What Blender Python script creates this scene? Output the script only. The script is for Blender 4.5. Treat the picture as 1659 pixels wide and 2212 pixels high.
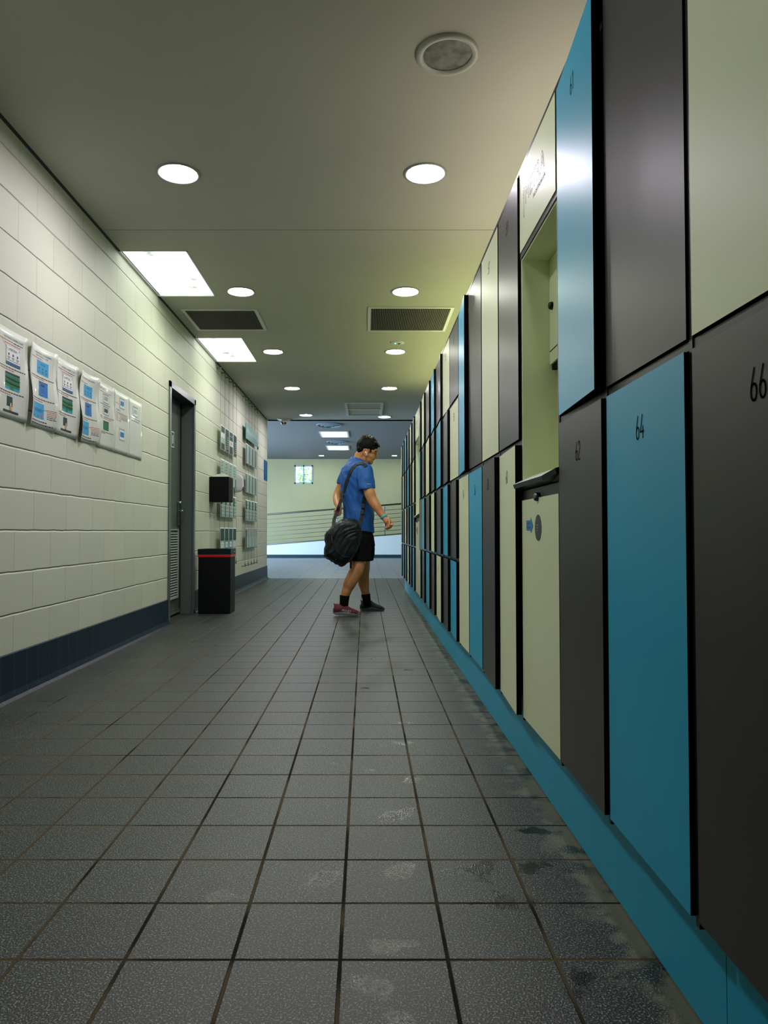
import bpy, bmesh, math, random
from mathutils import Vector, Matrix, noise as mnoise

random.seed(7)
S = bpy.context.scene
COL = S.collection
for o in list(bpy.data.objects):
    bpy.data.objects.remove(o)

# ---------------------------------------------------------------- camera
FPX = 1560.0
PITCH = math.atan(43.0 / FPX)
TP = math.tan(PITCH)
EYE = 0.80
cd = bpy.data.cameras.new('camera')
cd.sensor_fit = 'VERTICAL'
cd.sensor_height = 24.0
cd.lens = 24.0 * FPX / 2212.0
cd.shift_x = 40.5 / 2212.0
cd.clip_start = 0.02
cam = bpy.data.objects.new('camera', cd)
COL.objects.link(cam)
cam.location = (0, 0, EYE)
cam.rotation_euler = (math.radians(90) + PITCH, 0, 0)
S.camera = cam

# ---------------------------------------------------------------- view, world
S.view_settings.view_transform = 'Standard'
S.view_settings.look = 'None'
S.view_settings.exposure = 0.52
S.view_settings.gamma = 1.0
S.cycles.use_denoising = True
S.cycles.max_bounces = 8
S.cycles.diffuse_bounces = 5
S.cycles.glossy_bounces = 4
S.cycles.sample_clamp_indirect = 12.0
S.cycles.caustics_reflective = False
S.cycles.caustics_refractive = False
W = bpy.data.worlds.new('sky')
S.world = W
W.use_nodes = True
W.node_tree.nodes['Background'].inputs[0].default_value = (0.75, 0.88, 1.0, 1)
W.node_tree.nodes['Background'].inputs[1].default_value = 2.2

# ---------------------------------------------------------------- light levels
DOWN_NEAR = (125.0, (0.98, 0.90, 1.0))
DOWN_MID = (110.0, (0.97, 1.0, 0.86))
DOWN_FAR = (110.0, (0.93, 0.97, 1.0))
DOWN_OVER = (38.0, (0.97, 0.98, 0.95))
DOWN_OVERL = (120.0, (0.97, 0.98, 0.95))
SKYL = (1.8, (0.96, 1.0, 0.96))
PANEL = (7.0, (0.95, 1.0, 0.95))


def area_light(name, loc, rot, sx, sy, power, color):
    l = bpy.data.lights.new(name, 'AREA')
    l.shape = 'RECTANGLE'
    l.size = sx
    l.size_y = sy
    l.energy = power
    l.color = color
    o = bpy.data.objects.new(name, l)
    COL.objects.link(o)
    o.location = loc
    o.rotation_euler = rot
    o.visible_camera = True
    return o


# daylight coming in through the big window at the left of the far hall
area_light('daylight', (-6.85, 17.6, 1.55), (0, math.radians(-60), 0), 2.3, 7.0, 1050, (0.50, 0.72, 1.0))

# ---------------------------------------------------------------- helpers


def lin(r, g, b):
    def f(c):
        c /= 255.0
        return c / 12.92 if c <= 0.04045 else ((c + 0.055) / 1.055) ** 2.4
    return (f(r), f(g), f(b), 1.0)


MATS = {}


def mat(name, color, rough=0.5, metal=0.0, bump=0.0, bscale=60.0, spec=0.5, coat=0.0, emit=None, estr=0.0,
        var=0.0, vscale=5.0, alpha=None):
    if name in MATS:
        return MATS[name]
    m = bpy.data.materials.new(name)
    m.use_nodes = True
    nt = m.node_tree
    b = nt.nodes['Principled BSDF']
    b.inputs['Base Color'].default_value = color
    b.inputs['Roughness'].default_value = rough
    b.inputs['Metallic'].default_value = metal
    b.inputs['Specular IOR Level'].default_value = spec
    b.inputs['Coat Weight'].default_value = coat
    b.inputs['Coat Roughness'].default_value = 0.08
    if emit:
        b.inputs['Emission Color'].default_value = (*emit, 1)
        b.inputs['Emission Strength'].default_value = estr
    if bump or var:
        tc = nt.nodes.new('ShaderNodeTexCoord')
    if bump:
        n = nt.nodes.new('ShaderNodeTexNoise')
        n.inputs['Scale'].default_value = bscale
        n.inputs['Detail'].default_value = 4
        bp = nt.nodes.new('ShaderNodeBump')
        bp.inputs['Strength'].default_value = bump
        bp.inputs['Distance'].default_value = 0.01
        nt.links.new(tc.outputs['Object'], n.inputs['Vector'])
        nt.links.new(n.outputs['Fac'], bp.inputs['Height'])
        nt.links.new(bp.outputs['Normal'], b.inputs['Normal'])
    if var:
        n2 = nt.nodes.new('ShaderNodeTexNoise')
        n2.inputs['Scale'].default_value = vscale
        n2.inputs['Detail'].default_value = 5
        nt.links.new(tc.outputs['Object'], n2.inputs['Vector'])
        mr = nt.nodes.new('ShaderNodeMapRange')
        mr.inputs['From Min'].default_value = 0.3
        mr.inputs['From Max'].default_value = 0.7
        mr.inputs['To Min'].default_value = 1 - var
        mr.inputs['To Max'].default_value = 1 + var
        nt.links.new(n2.outputs['Fac'], mr.inputs['Value'])
        mx = nt.nodes.new('ShaderNodeMix')
        mx.data_type = 'RGBA'
        mx.blend_type = 'MULTIPLY'
        mx.inputs['Factor'].default_value = 1
        mx.inputs['A'].default_value = color
        nt.links.new(mr.outputs['Result'], mx.inputs['B'])
        nt.links.new(mx.outputs['Result'], b.inputs['Base Color'])
    MATS[name] = m
    return m


def newbm():
    return bmesh.new()


def box(bm, x0, x1, y0, y1, z0, z1, mi=0, bev=0.0):
    v = [bm.verts.new(p) for p in ((x0, y0, z0), (x1, y0, z0), (x1, y1, z0), (x0, y1, z0),
                                   (x0, y0, z1), (x1, y0, z1), (x1, y1, z1), (x0, y1, z1))]
    fs = []
    for idx in ((0, 3, 2, 1), (4, 5, 6, 7), (0, 1, 5, 4), (1, 2, 6, 5), (2, 3, 7, 6), (3, 0, 4, 7)):
        f = bm.faces.new([v[i] for i in idx])
        f.material_index = mi
        fs.append(f)
    if bev > 0:
        es = list({e for f in fs for e in f.edges})
        r = bmesh.ops.bevel(bm, geom=es, offset=bev, segments=2, affect='EDGES', profile=0.5)
        for f in r['faces']:
            f.material_index = mi
    return v


def frame_of(d):
    d = d.normalized()
    a = Vector((0, 0, 1)) if abs(d.z) < 0.9 else Vector((1, 0, 0))
    u = d.cross(a).normalized()
    return u, d.cross(u).normalized()


def tube(bm, pts, rad, seg=10, mi=0, caps=True):
    """round tube through pts, rad a number or a list"""
    pts = [Vector(p) for p in pts]
    if not hasattr(rad, '__len__'):
        rad = [rad] * len(pts)
    rings = []
    pu = None
    for i, p in enumerate(pts):
        d = (pts[min(i + 1, len(pts) - 1)] - pts[max(i - 1, 0)])
        d.normalize()
        if pu is None:
            u, w = frame_of(d)
        else:
            u = (pu - d * pu.dot(d)).normalized()
            w = d.cross(u)
        pu = u
        rings.append([bm.verts.new(p + (u * math.cos(2 * math.pi * k / seg) + w * math.sin(2 * math.pi * k / seg)) * rad[i])
                      for k in range(seg)])
    for a, b in zip(rings[:-1], rings[1:]):
        for k in range(seg):
            f = bm.faces.new((a[k], a[(k + 1) % seg], b[(k + 1) % seg], b[k]))
            f.material_index = mi
            f.smooth = True
    if caps:
        for r in (rings[0][::-1], rings[-1]):
            f = bm.faces.new(r)
            f.material_index = mi


def lathe(bm, prof, c, axis='z', seg=32, mi=0, smooth=True):
    """profile [(r, h)] turned about axis through c; open ends allowed"""
    def pt(r, h, a):
        x, y = r * math.cos(a), r * math.sin(a)
        if axis == 'z':
            return (c[0] + x, c[1] + y, c[2] + h)
        if axis == 'x':
            return (c[0] + h, c[1] + x, c[2] + y)
        return (c[0] + x, c[1] + h, c[2] + y)
    rings = []
    for r, h in prof:
        if r < 1e-6:
            rings.append([bm.verts.new(pt(0, h, 0))])
        else:
            rings.append([bm.verts.new(pt(r, h, 2 * math.pi * k / seg)) for k in range(seg)])
    for a, b in zip(rings[:-1], rings[1:]):
        for k in range(seg):
            k2 = (k + 1) % seg
            if len(a) == 1 and len(b) == 1:
                continue
            if len(a) == 1:
                f = bm.faces.new((a[0], b[k], b[k2]))
            elif len(b) == 1:
                f = bm.faces.new((a[k], a[k2], b[0]))
            else:
                f = bm.faces.new((a[k], a[k2], b[k2], b[k]))
            f.material_index = mi
            f.smooth = smooth


def ellipsoid(bm, c, r, rot=None, seg=20, mi=0):
    M = Matrix.Translation(Vector(c)) @ (rot.to_4x4() if rot else Matrix()) @ Matrix.Diagonal((r[0], r[1], r[2], 1))
    g = bmesh.ops.create_uvsphere(bm, u_segments=seg, v_segments=seg // 2 + 2, radius=1, matrix=M)
    for v in g['verts']:
        for f in v.link_faces:
            f.smooth = True
            f.material_index = mi


def ball_chain(bm, pts, rad, n=6, mi=0):
    """tapered limb: hull-like chain of closed capsules, merged later by remeshing"""
    for i in range(len(pts) - 1):
        a, b = Vector(pts[i]), Vector(pts[i + 1])
        ra, rb = rad[i], rad[i + 1]
        d = (b - a)
        if d.length < 1e-6:
            continue
        dn = d.normalized()
        P, R = [], []
        for k in range(5):
            t = math.pi / 2 * k / 5
            P.append(a - dn * ra * math.cos(t))
            R.append(max(ra * math.sin(t), 0.0005))
        for k in range(n + 1):
            t = k / n
            P.append(a + d * t)
            R.append(ra + (rb - ra) * t)
        for k in range(1, 6):
            t = math.pi / 2 * k / 5
            P.append(b + dn * rb * math.sin(t))
            R.append(max(rb * math.cos(t), 0.0005))
        tube(bm, P, R, 16, mi)


def loft(bm, rings, mi=0, cap=True, smooth=True):
    vr = [[bm.verts.new(p) for p in r] for r in rings]
    n = len(vr[0])
    for a, b in zip(vr[:-1], vr[1:]):
        for k in range(n):
            f = bm.faces.new((a[k], a[(k + 1) % n], b[(k + 1) % n], b[k]))
            f.smooth = smooth
            f.material_index = mi
    if cap:
        f = bm.faces.new(vr[0][::-1]); f.material_index = mi
        f = bm.faces.new(vr[-1]); f.material_index = mi


def obj(name, bm, mats, parent=None, recalc=False):
    if recalc:
        bmesh.ops.recalc_face_normals(bm, faces=bm.faces)
    me = bpy.data.meshes.new(name)
    bm.to_mesh(me)
    bm.free()
    for m in (mats if isinstance(mats, (list, tuple)) else [mats]):
        me.materials.append(m)
    o = bpy.data.objects.new(name, me)
    COL.objects.link(o)
    if parent is not None:
        o.parent = parent
        o.matrix_parent_inverse = parent.matrix_world.inverted() if False else Matrix.Translation(-Vector(abs_loc(parent)))
    return o


def abs_loc(o):
    return ROOTLOC.get(o.name, (0, 0, 0))


ROOTLOC = {}


def tag(o, label=None, cat=None, group=None, kind=None):
    if label:
        o['label'] = label
    if cat:
        o['category'] = cat
    if group:
        o['group'] = group
    if kind:
        o['kind'] = kind
    return o


def thing(name, label, cat, loc, group=None):
    """Empty at the thing's base; parts are built in world coordinates and stay there"""
    o = bpy.data.objects.new(name, None)
    o.empty_display_size = 0.1
    COL.objects.link(o)
    o.location = loc
    ROOTLOC[o.name] = tuple(loc)
    return tag(o, label, cat, group)


def struct(name, bm, m, label=None, parent=None, cat=None):
    o = obj(name, bm, m, parent)
    if parent is None:
        o['kind'] = 'structure'
    if label:
        o['label'] = label
    if cat:
        o['category'] = cat
    return o


TXT = {}


def text_geo(s, size):
    """vertices and faces of a line of text, origin bottom left, in (u, v)"""
    if s not in TXT:
        cu = bpy.data.curves.new('t', 'FONT')
        cu.body = s
        cu.size = 1.0
        cu.resolution_u = 3
        to = bpy.data.objects.new('t', cu)
        COL.objects.link(to)
        dg = bpy.context.evaluated_depsgraph_get()
        me = bpy.data.meshes.new_from_object(to.evaluated_get(dg))
        vs = [(v.co.x, v.co.y) for v in me.vertices]
        fs = [tuple(p.vertices) for p in me.polygons]
        bpy.data.objects.remove(to)
        bpy.data.curves.remove(cu)
        bpy.data.meshes.remove(me)
        w = max((v[0] for v in vs), default=1)
        TXT[s] = (vs, fs, w)
    vs, fs, w = TXT[s]
    return [(a * size, b * size) for a, b in vs], fs, w * size


def put_text(bm, s, size, place, mi=0, width=None, center=False, outline=0.0):
    vs, fs, w = text_geo(s, size)
    kx = (width / w) if width else 1.0
    ww = w * kx
    sh = -ww / 2 if center else 0
    if outline:
        cnt = {}
        for f in fs:
            for i in range(len(f)):
                e = tuple(sorted((f[i], f[(i + 1) % len(f)])))
                cnt[e] = cnt.get(e, 0) + 1
        for (a, b), c in cnt.items():
            if c == 1:
                ribbon(bm, [(vs[a][0] * kx + sh, vs[a][1]), (vs[b][0] * kx + sh, vs[b][1])], outline, place, mi)
        return
    bv = [bm.verts.new(place(a * kx + sh, b)) for a, b in vs]
    for f in fs:
        try:
            q = bm.faces.new([bv[i] for i in f])
            q.material_index = mi
        except ValueError:
            pass


def ribbon(bm, pts, w, place, mi=0):
    """flat stroke through 2-D points, mapped by place"""
    for (a, b), (c, d) in zip(pts[:-1], pts[1:]):
        dx, dy = c - a, d - b
        L = math.hypot(dx, dy)
        if L < 1e-9:
            continue
        nx, ny = -dy / L * w / 2, dx / L * w / 2
        ex, ey = dx / L * w * 0.3, dy / L * w * 0.3
        q = bm.faces.new([bm.verts.new(place(*p)) for p in
                          ((a - ex + nx, b - ey + ny), (a - ex - nx, b - ey - ny), (c + ex - nx, d + ey - ny), (c + ex + nx, d + ey + ny))])
        q.material_index = mi


def arc(cx, cy, rx, ry, a0, a1, n=12):
    return [(cx + rx * math.cos(math.radians(a0 + (a1 - a0) * i / n)), cy + ry * math.sin(math.radians(a0 + (a1 - a0) * i / n)))
            for i in range(n + 1)]


# thin tall numerals of the locker doors, cell 0.5 wide by 1 high
DIG = {
    '0': [arc(.2, .5, .17, .5, 90, 450, 18)],
    '1': [[(.08, .82), (.2, 1), (.2, 0)]],
    '2': [arc(.2, .78, .16, .22, 170, -20, 10) + [(.04, 0), (.38, 0)]],
    '3': [arc(.18, .77, .15, .23, 150, -90, 10), arc(.18, .27, .17, .27, 90, -150, 10)],
    '4': [[(.24, 1), (.02, .28), (.4, .28)], [(.3, .5), (.3, 0)]],
    '5': [[(.35, 1), (.1, 1), (.06, .58)] + arc(.18, .3, .18, .3, 120, -150, 12)],
    '6': [[(.24, 1), (.05, .4)] + arc(.2, .26, .16, .26, 150, 510, 16)],
    '7': [[(.02, 1), (.38, 1), (.12, 0)]],
    '8': [arc(.2, .76, .14, .24, 90, 450, 14), arc(.2, .26, .17, .26, 90, 450, 14)],
    '9': [arc(.2, .74, .16, .26, -30, 330, 16) + [(.34, .6), (.16, 0)]],
}


def put_number(bm, s, h, w, place):
    x = -len(s) * 0.25 * h + 0.03 * h
    for ch in s:
        for st in DIG[ch]:
            ribbon(bm, [(x + a * h, b * h) for a, b in st], w, place)
        x += 0.5 * h


def P(px, py, Y):
    """point at depth Y under a spot of the photograph (used for laying out the figure)"""
    v = 1149.0 - py
    zc = Y / (1 - TP * v / FPX)
    return Vector(((px - 789.0) / FPX * zc, Y, EYE + v / FPX * zc))


# ---------------------------------------------------------------- surface materials
def nodes_of(name):
    m = bpy.data.materials.new(name)
    m.use_nodes = True
    nt = m.node_tree
    return m, nt, nt.nodes['Principled BSDF']


def N(nt, t, **kw):
    n = nt.nodes.new(t)
    for k, v in kw.items():
        setattr(n, k, v)
    return n


def mth(nt, op, a, b=None, c=None):
    n = nt.nodes.new('ShaderNodeMath')
    n.operation = op
    for i, x in enumerate((a, b, c)):
        if x is None:
            continue
        if isinstance(x, (int, float)):
            n.inputs[i].default_value = x
        else:
            nt.links.new(x, n.inputs[i])
    return n.outputs[0]


def block_wall(name, color, swap):
    m, nt, b = nodes_of(name)
    b.inputs['Roughness'].default_value = 0.55
    tc = N(nt, 'ShaderNodeTexCoord')
    sp = N(nt, 'ShaderNodeSeparateXYZ')
    nt.links.new(tc.outputs['Object'], sp.inputs[0])
    u = sp.outputs[0 if swap else 1]
    uu = mth(nt, 'ADD', u, 0.1)
    cb = N(nt, 'ShaderNodeCombineXYZ')
    nt.links.new(uu, cb.inputs[0])
    # joints wander a little
    nz = N(nt, 'ShaderNodeTexNoise')
    nz.inputs['Scale'].default_value = 9
    nt.links.new(tc.outputs['Object'], nz.inputs['Vector'])
    wob = mth(nt, 'MULTIPLY', mth(nt, 'SUBTRACT', nz.outputs['Fac'], 0.5), 0.008)
    nt.links.new(mth(nt, 'ADD', sp.outputs[2], wob), cb.inputs[1])
    br = N(nt, 'ShaderNodeTexBrick', offset=0.5, offset_frequency=2, squash=1.0)
    br.inputs['Scale'].default_value = 1.0
    br.inputs['Mortar Size'].default_value = 0.0035
    br.inputs['Mortar Smooth'].default_value = 0.35
    br.inputs['Brick Width'].default_value = 0.4
    br.inputs['Row Height'].default_value = 0.2015
    br.inputs['Color1'].default_value = color
    br.inputs['Color2'].default_value = (color[0] * .93, color[1] * .93, color[2] * .93, 1)
    br.inputs['Mortar'].default_value = (color[0] * .80, color[1] * .80, color[2] * .78, 1)
    nt.links.new(cb.outputs[0], br.inputs['Vector'])
    nt.links.new(br.outputs['Color'], b.inputs['Base Color'])
    # pores of the concrete
    vo = N(nt, 'ShaderNodeTexNoise')
    vo.inputs['Scale'].default_value = 130
    vo.inputs['Detail'].default_value = 3
    nt.links.new(tc.outputs['Object'], vo.inputs['Vector'])
    pore = mth(nt, 'MULTIPLY', mth(nt, 'SMOOTH_MIN', mth(nt, 'MULTIPLY', vo.outputs['Fac'], 2.4), 1.0, 0.1), 0.16)
    # bold bed joints
    fz = mth(nt, 'FRACT', mth(nt, 'DIVIDE', mth(nt, 'ADD', sp.outputs[2], wob), 0.2015))
    dz = mth(nt, 'MINIMUM', fz, mth(nt, 'SUBTRACT', 1.0, fz))
    gr = mth(nt, 'MINIMUM', mth(nt, 'MULTIPLY', dz, 30.0), 1.0)
    hgt = mth(nt, 'ADD', mth(nt, 'ADD', mth(nt, 'MULTIPLY', mth(nt, 'SUBTRACT', 1.0, br.outputs['Fac']), 0.22), pore), mth(nt, 'MULTIPLY', gr, 0.9))
    bp = N(nt, 'ShaderNodeBump')
    bp.inputs['Strength'].default_value = 0.9
    bp.inputs['Distance'].default_value = 0.006
    nt.links.new(hgt, bp.inputs['Height'])
    nt.links.new(bp.outputs['Normal'], b.inputs['Normal'])
    return m


WALLC = (0.60, 0.62, 0.49, 1)
M_BLOCK = block_wall('painted_block', WALLC, False)
M_BLOCKX = block_wall('painted_block_cross', WALLC, True)
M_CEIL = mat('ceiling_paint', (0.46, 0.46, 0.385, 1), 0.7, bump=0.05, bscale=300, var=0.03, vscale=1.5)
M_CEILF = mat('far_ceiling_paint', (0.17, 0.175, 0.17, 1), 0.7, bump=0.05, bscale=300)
M_BACK = mat('back_wall_paint', (0.40, 0.37, 0.19, 1), 0.6, bump=0.08, bscale=200, var=0.04, vscale=2)
M_RAMPW = mat('ramp_wall_paint', (0.62, 0.66, 0.66, 1), 0.5)
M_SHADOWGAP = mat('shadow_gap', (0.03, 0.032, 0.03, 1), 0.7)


def floor_mat():
    m, nt, b = nodes_of('floor_tile')
    tc = N(nt, 'ShaderNodeTexCoord')
    sp = N(nt, 'ShaderNodeSeparateXYZ')
    nt.links.new(tc.outputs['Object'], sp.inputs[0])
    x, y = sp.outputs[0], sp.outputs[1]
    u = mth(nt, 'DIVIDE', mth(nt, 'ADD', x, 0.0468 + 20 * 0.2015), 0.2015)
    v = mth(nt, 'DIVIDE', mth(nt, 'SUBTRACT', y, 1.373 - 40 * 0.206), 0.206)
    fu, fv = mth(nt, 'FRACT', u), mth(nt, 'FRACT', v)
    du = mth(nt, 'MULTIPLY', mth(nt, 'MINIMUM', fu, mth(nt, 'SUBTRACT', 1.0, fu)), 0.2015)
    dv = mth(nt, 'MULTIPLY', mth(nt, 'MINIMUM', fv, mth(nt, 'SUBTRACT', 1.0, fv)), 0.206)

    def groove(d, w):
        r = N(nt, 'ShaderNodeMapRange')
        r.inputs['From Min'].default_value = w * 0.75
        r.inputs['From Max'].default_value = w * 1.25
        nt.links.new(d, r.inputs['Value'])
        return r.outputs['Result']
    gu, gv = groove(du, 0.0033), groove(dv, 0.0032)
    tile = mth(nt, 'MINIMUM', gu, gv)
    # per tile tone
    wn = N(nt, 'ShaderNodeTexWhiteNoise', noise_dimensions='2D')
    cb = N(nt, 'ShaderNodeCombineXYZ')
    nt.links.new(mth(nt, 'FLOOR', u), cb.inputs[0])
    nt.links.new(mth(nt, 'FLOOR', v), cb.inputs[1])
    nt.links.new(cb.outputs[0], wn.inputs['Vector'])
    tone = mth(nt, 'ADD', mth(nt, 'MULTIPLY', wn.outputs['Value'], 0.16), 0.92)
    # granite speckle
    sn = N(nt, 'ShaderNodeTexNoise')
    sn.inputs['Scale'].default_value = 270
    sn.inputs['Detail'].default_value = 2
    nt.links.new(tc.outputs['Object'], sn.inputs['Vector'])
    cr = N(nt, 'ShaderNodeValToRGB')
    e = cr.color_ramp.elements
    e[0].position = 0.40; e[0].color = (0.006, 0.008, 0.007, 1)
    e[1].position = 0.66; e[1].color = (0.23, 0.27, 0.235, 1)
    k = cr.color_ramp.elements.new(0.55); k.color = (0.017, 0.023, 0.0195, 1)
    nt.links.new(sn.outputs['Fac'], cr.inputs['Fac'])
    # broad stains
    bn = N(nt, 'ShaderNodeTexNoise')
    bn.inputs['Scale'].default_value = 2.2
    bn.inputs['Detail'].default_value = 5
    nt.links.new(tc.outputs['Object'], bn.inputs['Vector'])
    st = mth(nt, 'ADD', mth(nt, 'MULTIPLY', bn.outputs['Fac'], 0.5), 0.75)
    # wet patches, each at its own place on the floor
    spots = [(0.09, 2.06, .13), (0.08, 1.72, .10), (0.27, 1.73, .13), (0.40, 1.76, .10), (-0.09, 1.70, .09), (-0.33, 1.60, .11), (0.30, 1.58, .12),
             (0.05, 1.42, .08), (0.02, 1.30, .07), (-0.10, 2.52, .06), (0.01, 2.45, .05), (0.15, 2.35, .09), (0.12, 2.75, .09), (0.16, 3.05, .08),
             (0.0, 3.72, .06), (0.26, 4.2, .08), (0.05, 4.6, .09), (0.46, 1.95, .07), (0.38, 1.30, .09), (0.05, 1.21, .05)]
    acc = None
    dn = N(nt, 'ShaderNodeTexNoise')
    dn.inputs['Scale'].default_value = 16
    dn.inputs['Detail'].default_value = 6
    nt.links.new(tc.outputs['Object'], dn.inputs['Vector'])
    for sx, sy, sr in spots:
        dx = mth(nt, 'SUBTRACT', x, sx)
        dy = mth(nt, 'SUBTRACT', y, sy)
        d = mth(nt, 'SQRT', mth(nt, 'ADD', mth(nt, 'MULTIPLY', dx, dx), mth(nt, 'MULTIPLY', mth(nt, 'MULTIPLY', dy, dy), 2.2)))
        w = mth(nt, 'SUBTRACT', 1.0, mth(nt, 'DIVIDE', d, sr))
        acc = w if acc is None else mth(nt, 'MAXIMUM', acc, w)
    wet = N(nt, 'ShaderNodeMapRange')
    wet.inputs['From Min'].default_value = 0.0
    wet.inputs['From Max'].default_value = 0.12
    nt.links.new(mth(nt, 'SUBTRACT', mth(nt, 'ADD', mth(nt, 'MULTIPLY', acc, 0.35), dn.outputs['Fac']), 0.66), wet.inputs['Value'])
    wet = wet.outputs['Result']
    # lime and grime band along the plinth
    ed = N(nt, 'ShaderNodeMapRange')
    ed.inputs['From Min'].default_value = 0.42
    ed.inputs['From Max'].default_value = 0.55
    nt.links.new(x, ed.inputs['Value'])
    ym = N(nt, 'ShaderNodeMapRange')
    ym.inputs['From Min'].default_value = 10.2
    ym.inputs['From Max'].default_value = 9.8
    nt.links.new(y, ym.inputs['Value'])
    en = N(nt, 'ShaderNodeTexNoise')
    en.inputs['Scale'].default_value = 14
    en.inputs['Detail'].default_value = 7
    nt.links.new(tc.outputs['Object'], en.inputs['Vector'])
    ee = N(nt, 'ShaderNodeMapRange')
    ee.inputs['From Min'].default_value = 0.50
    ee.inputs['From Max'].default_value = 0.62
    nt.links.new(mth(nt, 'ADD', mth(nt, 'MULTIPLY', ed.outputs['Result'], 0.22), mth(nt, 'SUBTRACT', en.outputs['Fac'], 0.07)), ee.inputs['Value'])
    lime = mth(nt, 'MULTIPLY', mth(nt, 'MULTIPLY', ee.outputs['Result'], ed.outputs['Result']), mth(nt, 'MULTIPLY', ym.outputs['Result'], 0.9))

    def mix(a, bcol, f, blend='MIX'):
        n = N(nt, 'ShaderNodeMix', data_type='RGBA', blend_type=blend)
        if isinstance(f, (int, float)):
            n.inputs['Factor'].default_value = f
        else:
            nt.links.new(f, n.inputs['Factor'])
        for s, q in (('A', a), ('B', bcol)):
            if isinstance(q, tuple):
                n.inputs[s].default_value = q
            else:
                nt.links.new(q, n.inputs[s])
        return n.outputs['Result']
    c = mix(cr.outputs['Color'], tone, 1.0, 'MULTIPLY')
    c = mix(c, st, 1.0, 'MULTIPLY')
    c = mix(c, (0.20, 0.185, 0.115, 1), lime)
    c = mix(c, (0.008, 0.010, 0.010, 1), mth(nt, 'MULTIPLY', wet, 0.85))
    gn = N(nt, 'ShaderNodeTexNoise')
    gn.inputs['Scale'].default_value = 3.1
    nt.links.new(tc.outputs['Object'], gn.inputs['Vector'])
    gc = N(nt, 'ShaderNodeValToRGB')
    gc.color_ramp.elements[0].position = 0.47; gc.color_ramp.elements[0].color = (0.020, 0.018, 0.013, 1)
    gc.color_ramp.elements[1].position = 0.60; gc.color_ramp.elements[1].color = (0.10, 0.075, 0.045, 1)
    nt.links.new(mth(nt, 'ADD', gn.outputs['Fac'], mth(nt, 'MULTIPLY', mth(nt, 'ABSOLUTE', x), 0.12)), gc.inputs['Fac'])
    c = mix(gc.outputs['Color'], c, tile)
    nt.links.new(c, b.inputs['Base Color'])
    r = N(nt, 'ShaderNodeMapRange')
    r.inputs['To Min'].default_value = 0.40
    r.inputs['To Max'].default_value = 0.13
    nt.links.new(wet, r.inputs['Value'])
    nt.links.new(mth(nt, 'ADD', r.outputs['Result'], mth(nt, 'MULTIPLY', mth(nt, 'SUBTRACT', 1.0, tile), 0.5)), b.inputs['Roughness'])
    nt.links.new(mth(nt, 'ADD', mth(nt, 'MULTIPLY', tile, 0.34), 0.03), b.inputs['Specular IOR Level'])
    bp = N(nt, 'ShaderNodeBump')
    bp.inputs['Strength'].default_value = 0.7
    bp.inputs['Distance'].default_value = 0.003
    h = mth(nt, 'ADD', mth(nt, 'MULTIPLY', tile, 0.8), mth(nt, 'MULTIPLY', sn.outputs['Fac'], 0.45))
    nt.links.new(h, bp.inputs['Height'])
    nt.links.new(bp.outputs['Normal'], b.inputs['Normal'])
    return m


M_FLOOR = floor_mat()


def skirt_mat(name, color, pitch, phase, axis, rough=0.25):
    m, nt, b = nodes_of(name)
    b.inputs['Roughness'].default_value = rough
    b.inputs['Specular IOR Level'].default_value = 0.2
    tc = N(nt, 'ShaderNodeTexCoord')
    sp = N(nt, 'ShaderNodeSeparateXYZ')
    nt.links.new(tc.outputs['Object'], sp.inputs[0])
    f = mth(nt, 'FRACT', mth(nt, 'DIVIDE', mth(nt, 'ADD', sp.outputs[axis], 50 - phase), pitch))
    d = mth(nt, 'MINIMUM', f, mth(nt, 'SUBTRACT', 1.0, f))
    g = mth(nt, 'LESS_THAN', d, 0.014)
    mx = N(nt, 'ShaderNodeMix', data_type='RGBA')
    nt.links.new(g, mx.inputs['Factor'])
    mx.inputs['A'].default_value = color
    mx.inputs['B'].default_value = (0.045, 0.07, 0.09, 1)
    nt.links.new(mx.outputs['Result'], b.inputs['Base Color'])
    return m


M_SKIRT = skirt_mat('navy_skirting_tile', (0.005, 0.017, 0.034, 1), 0.1272, 50 - 3.374, 1, .42)
M_SKIRTX = mat('navy_skirting_tile_cross', (0.012, 0.035, 0.05, 1), 0.3)

# ---------------------------------------------------------------- room shell
XL, XR = -1.70, 3.4
YB, YE, YF = -3.0, 12.5, 24.0
H1, H2 = 2.727, 3.226

bm = newbm()
box(bm, -7.2, 4.2, YB - .2, YE, -0.1, 0.0)
struct('floor', bm, M_FLOOR)


def hall_floor_mat():
    m, nt, b = nodes_of('hall_floor_tile')
    b.inputs['Roughness'].default_value = 0.38
    tc = N(nt, 'ShaderNodeTexCoord')
    br = N(nt, 'ShaderNodeTexBrick', offset=0.0, offset_frequency=1, squash=1.0)
    br.inputs['Scale'].default_value = 1.0
    br.inputs['Mortar Size'].default_value = 0.006
    br.inputs['Brick Width'].default_value = 0.3
    br.inputs['Row Height'].default_value = 0.3
    br.inputs['Color1'].default_value = (.17, .19, .21, 1)
    br.inputs['Color2'].default_value = (.14, .16, .18, 1)
    br.inputs['Mortar'].default_value = (.05, .055, .06, 1)
    nt.links.new(tc.outputs['Object'], br.inputs['Vector'])
    nt.links.new(br.outputs['Color'], b.inputs['Base Color'])
    return m


bm = newbm()
box(bm, -7.2, 4.2, YE, YF + .2, -0.1, 0.0)
struct('floor_hall', bm, hall_floor_mat())

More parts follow.
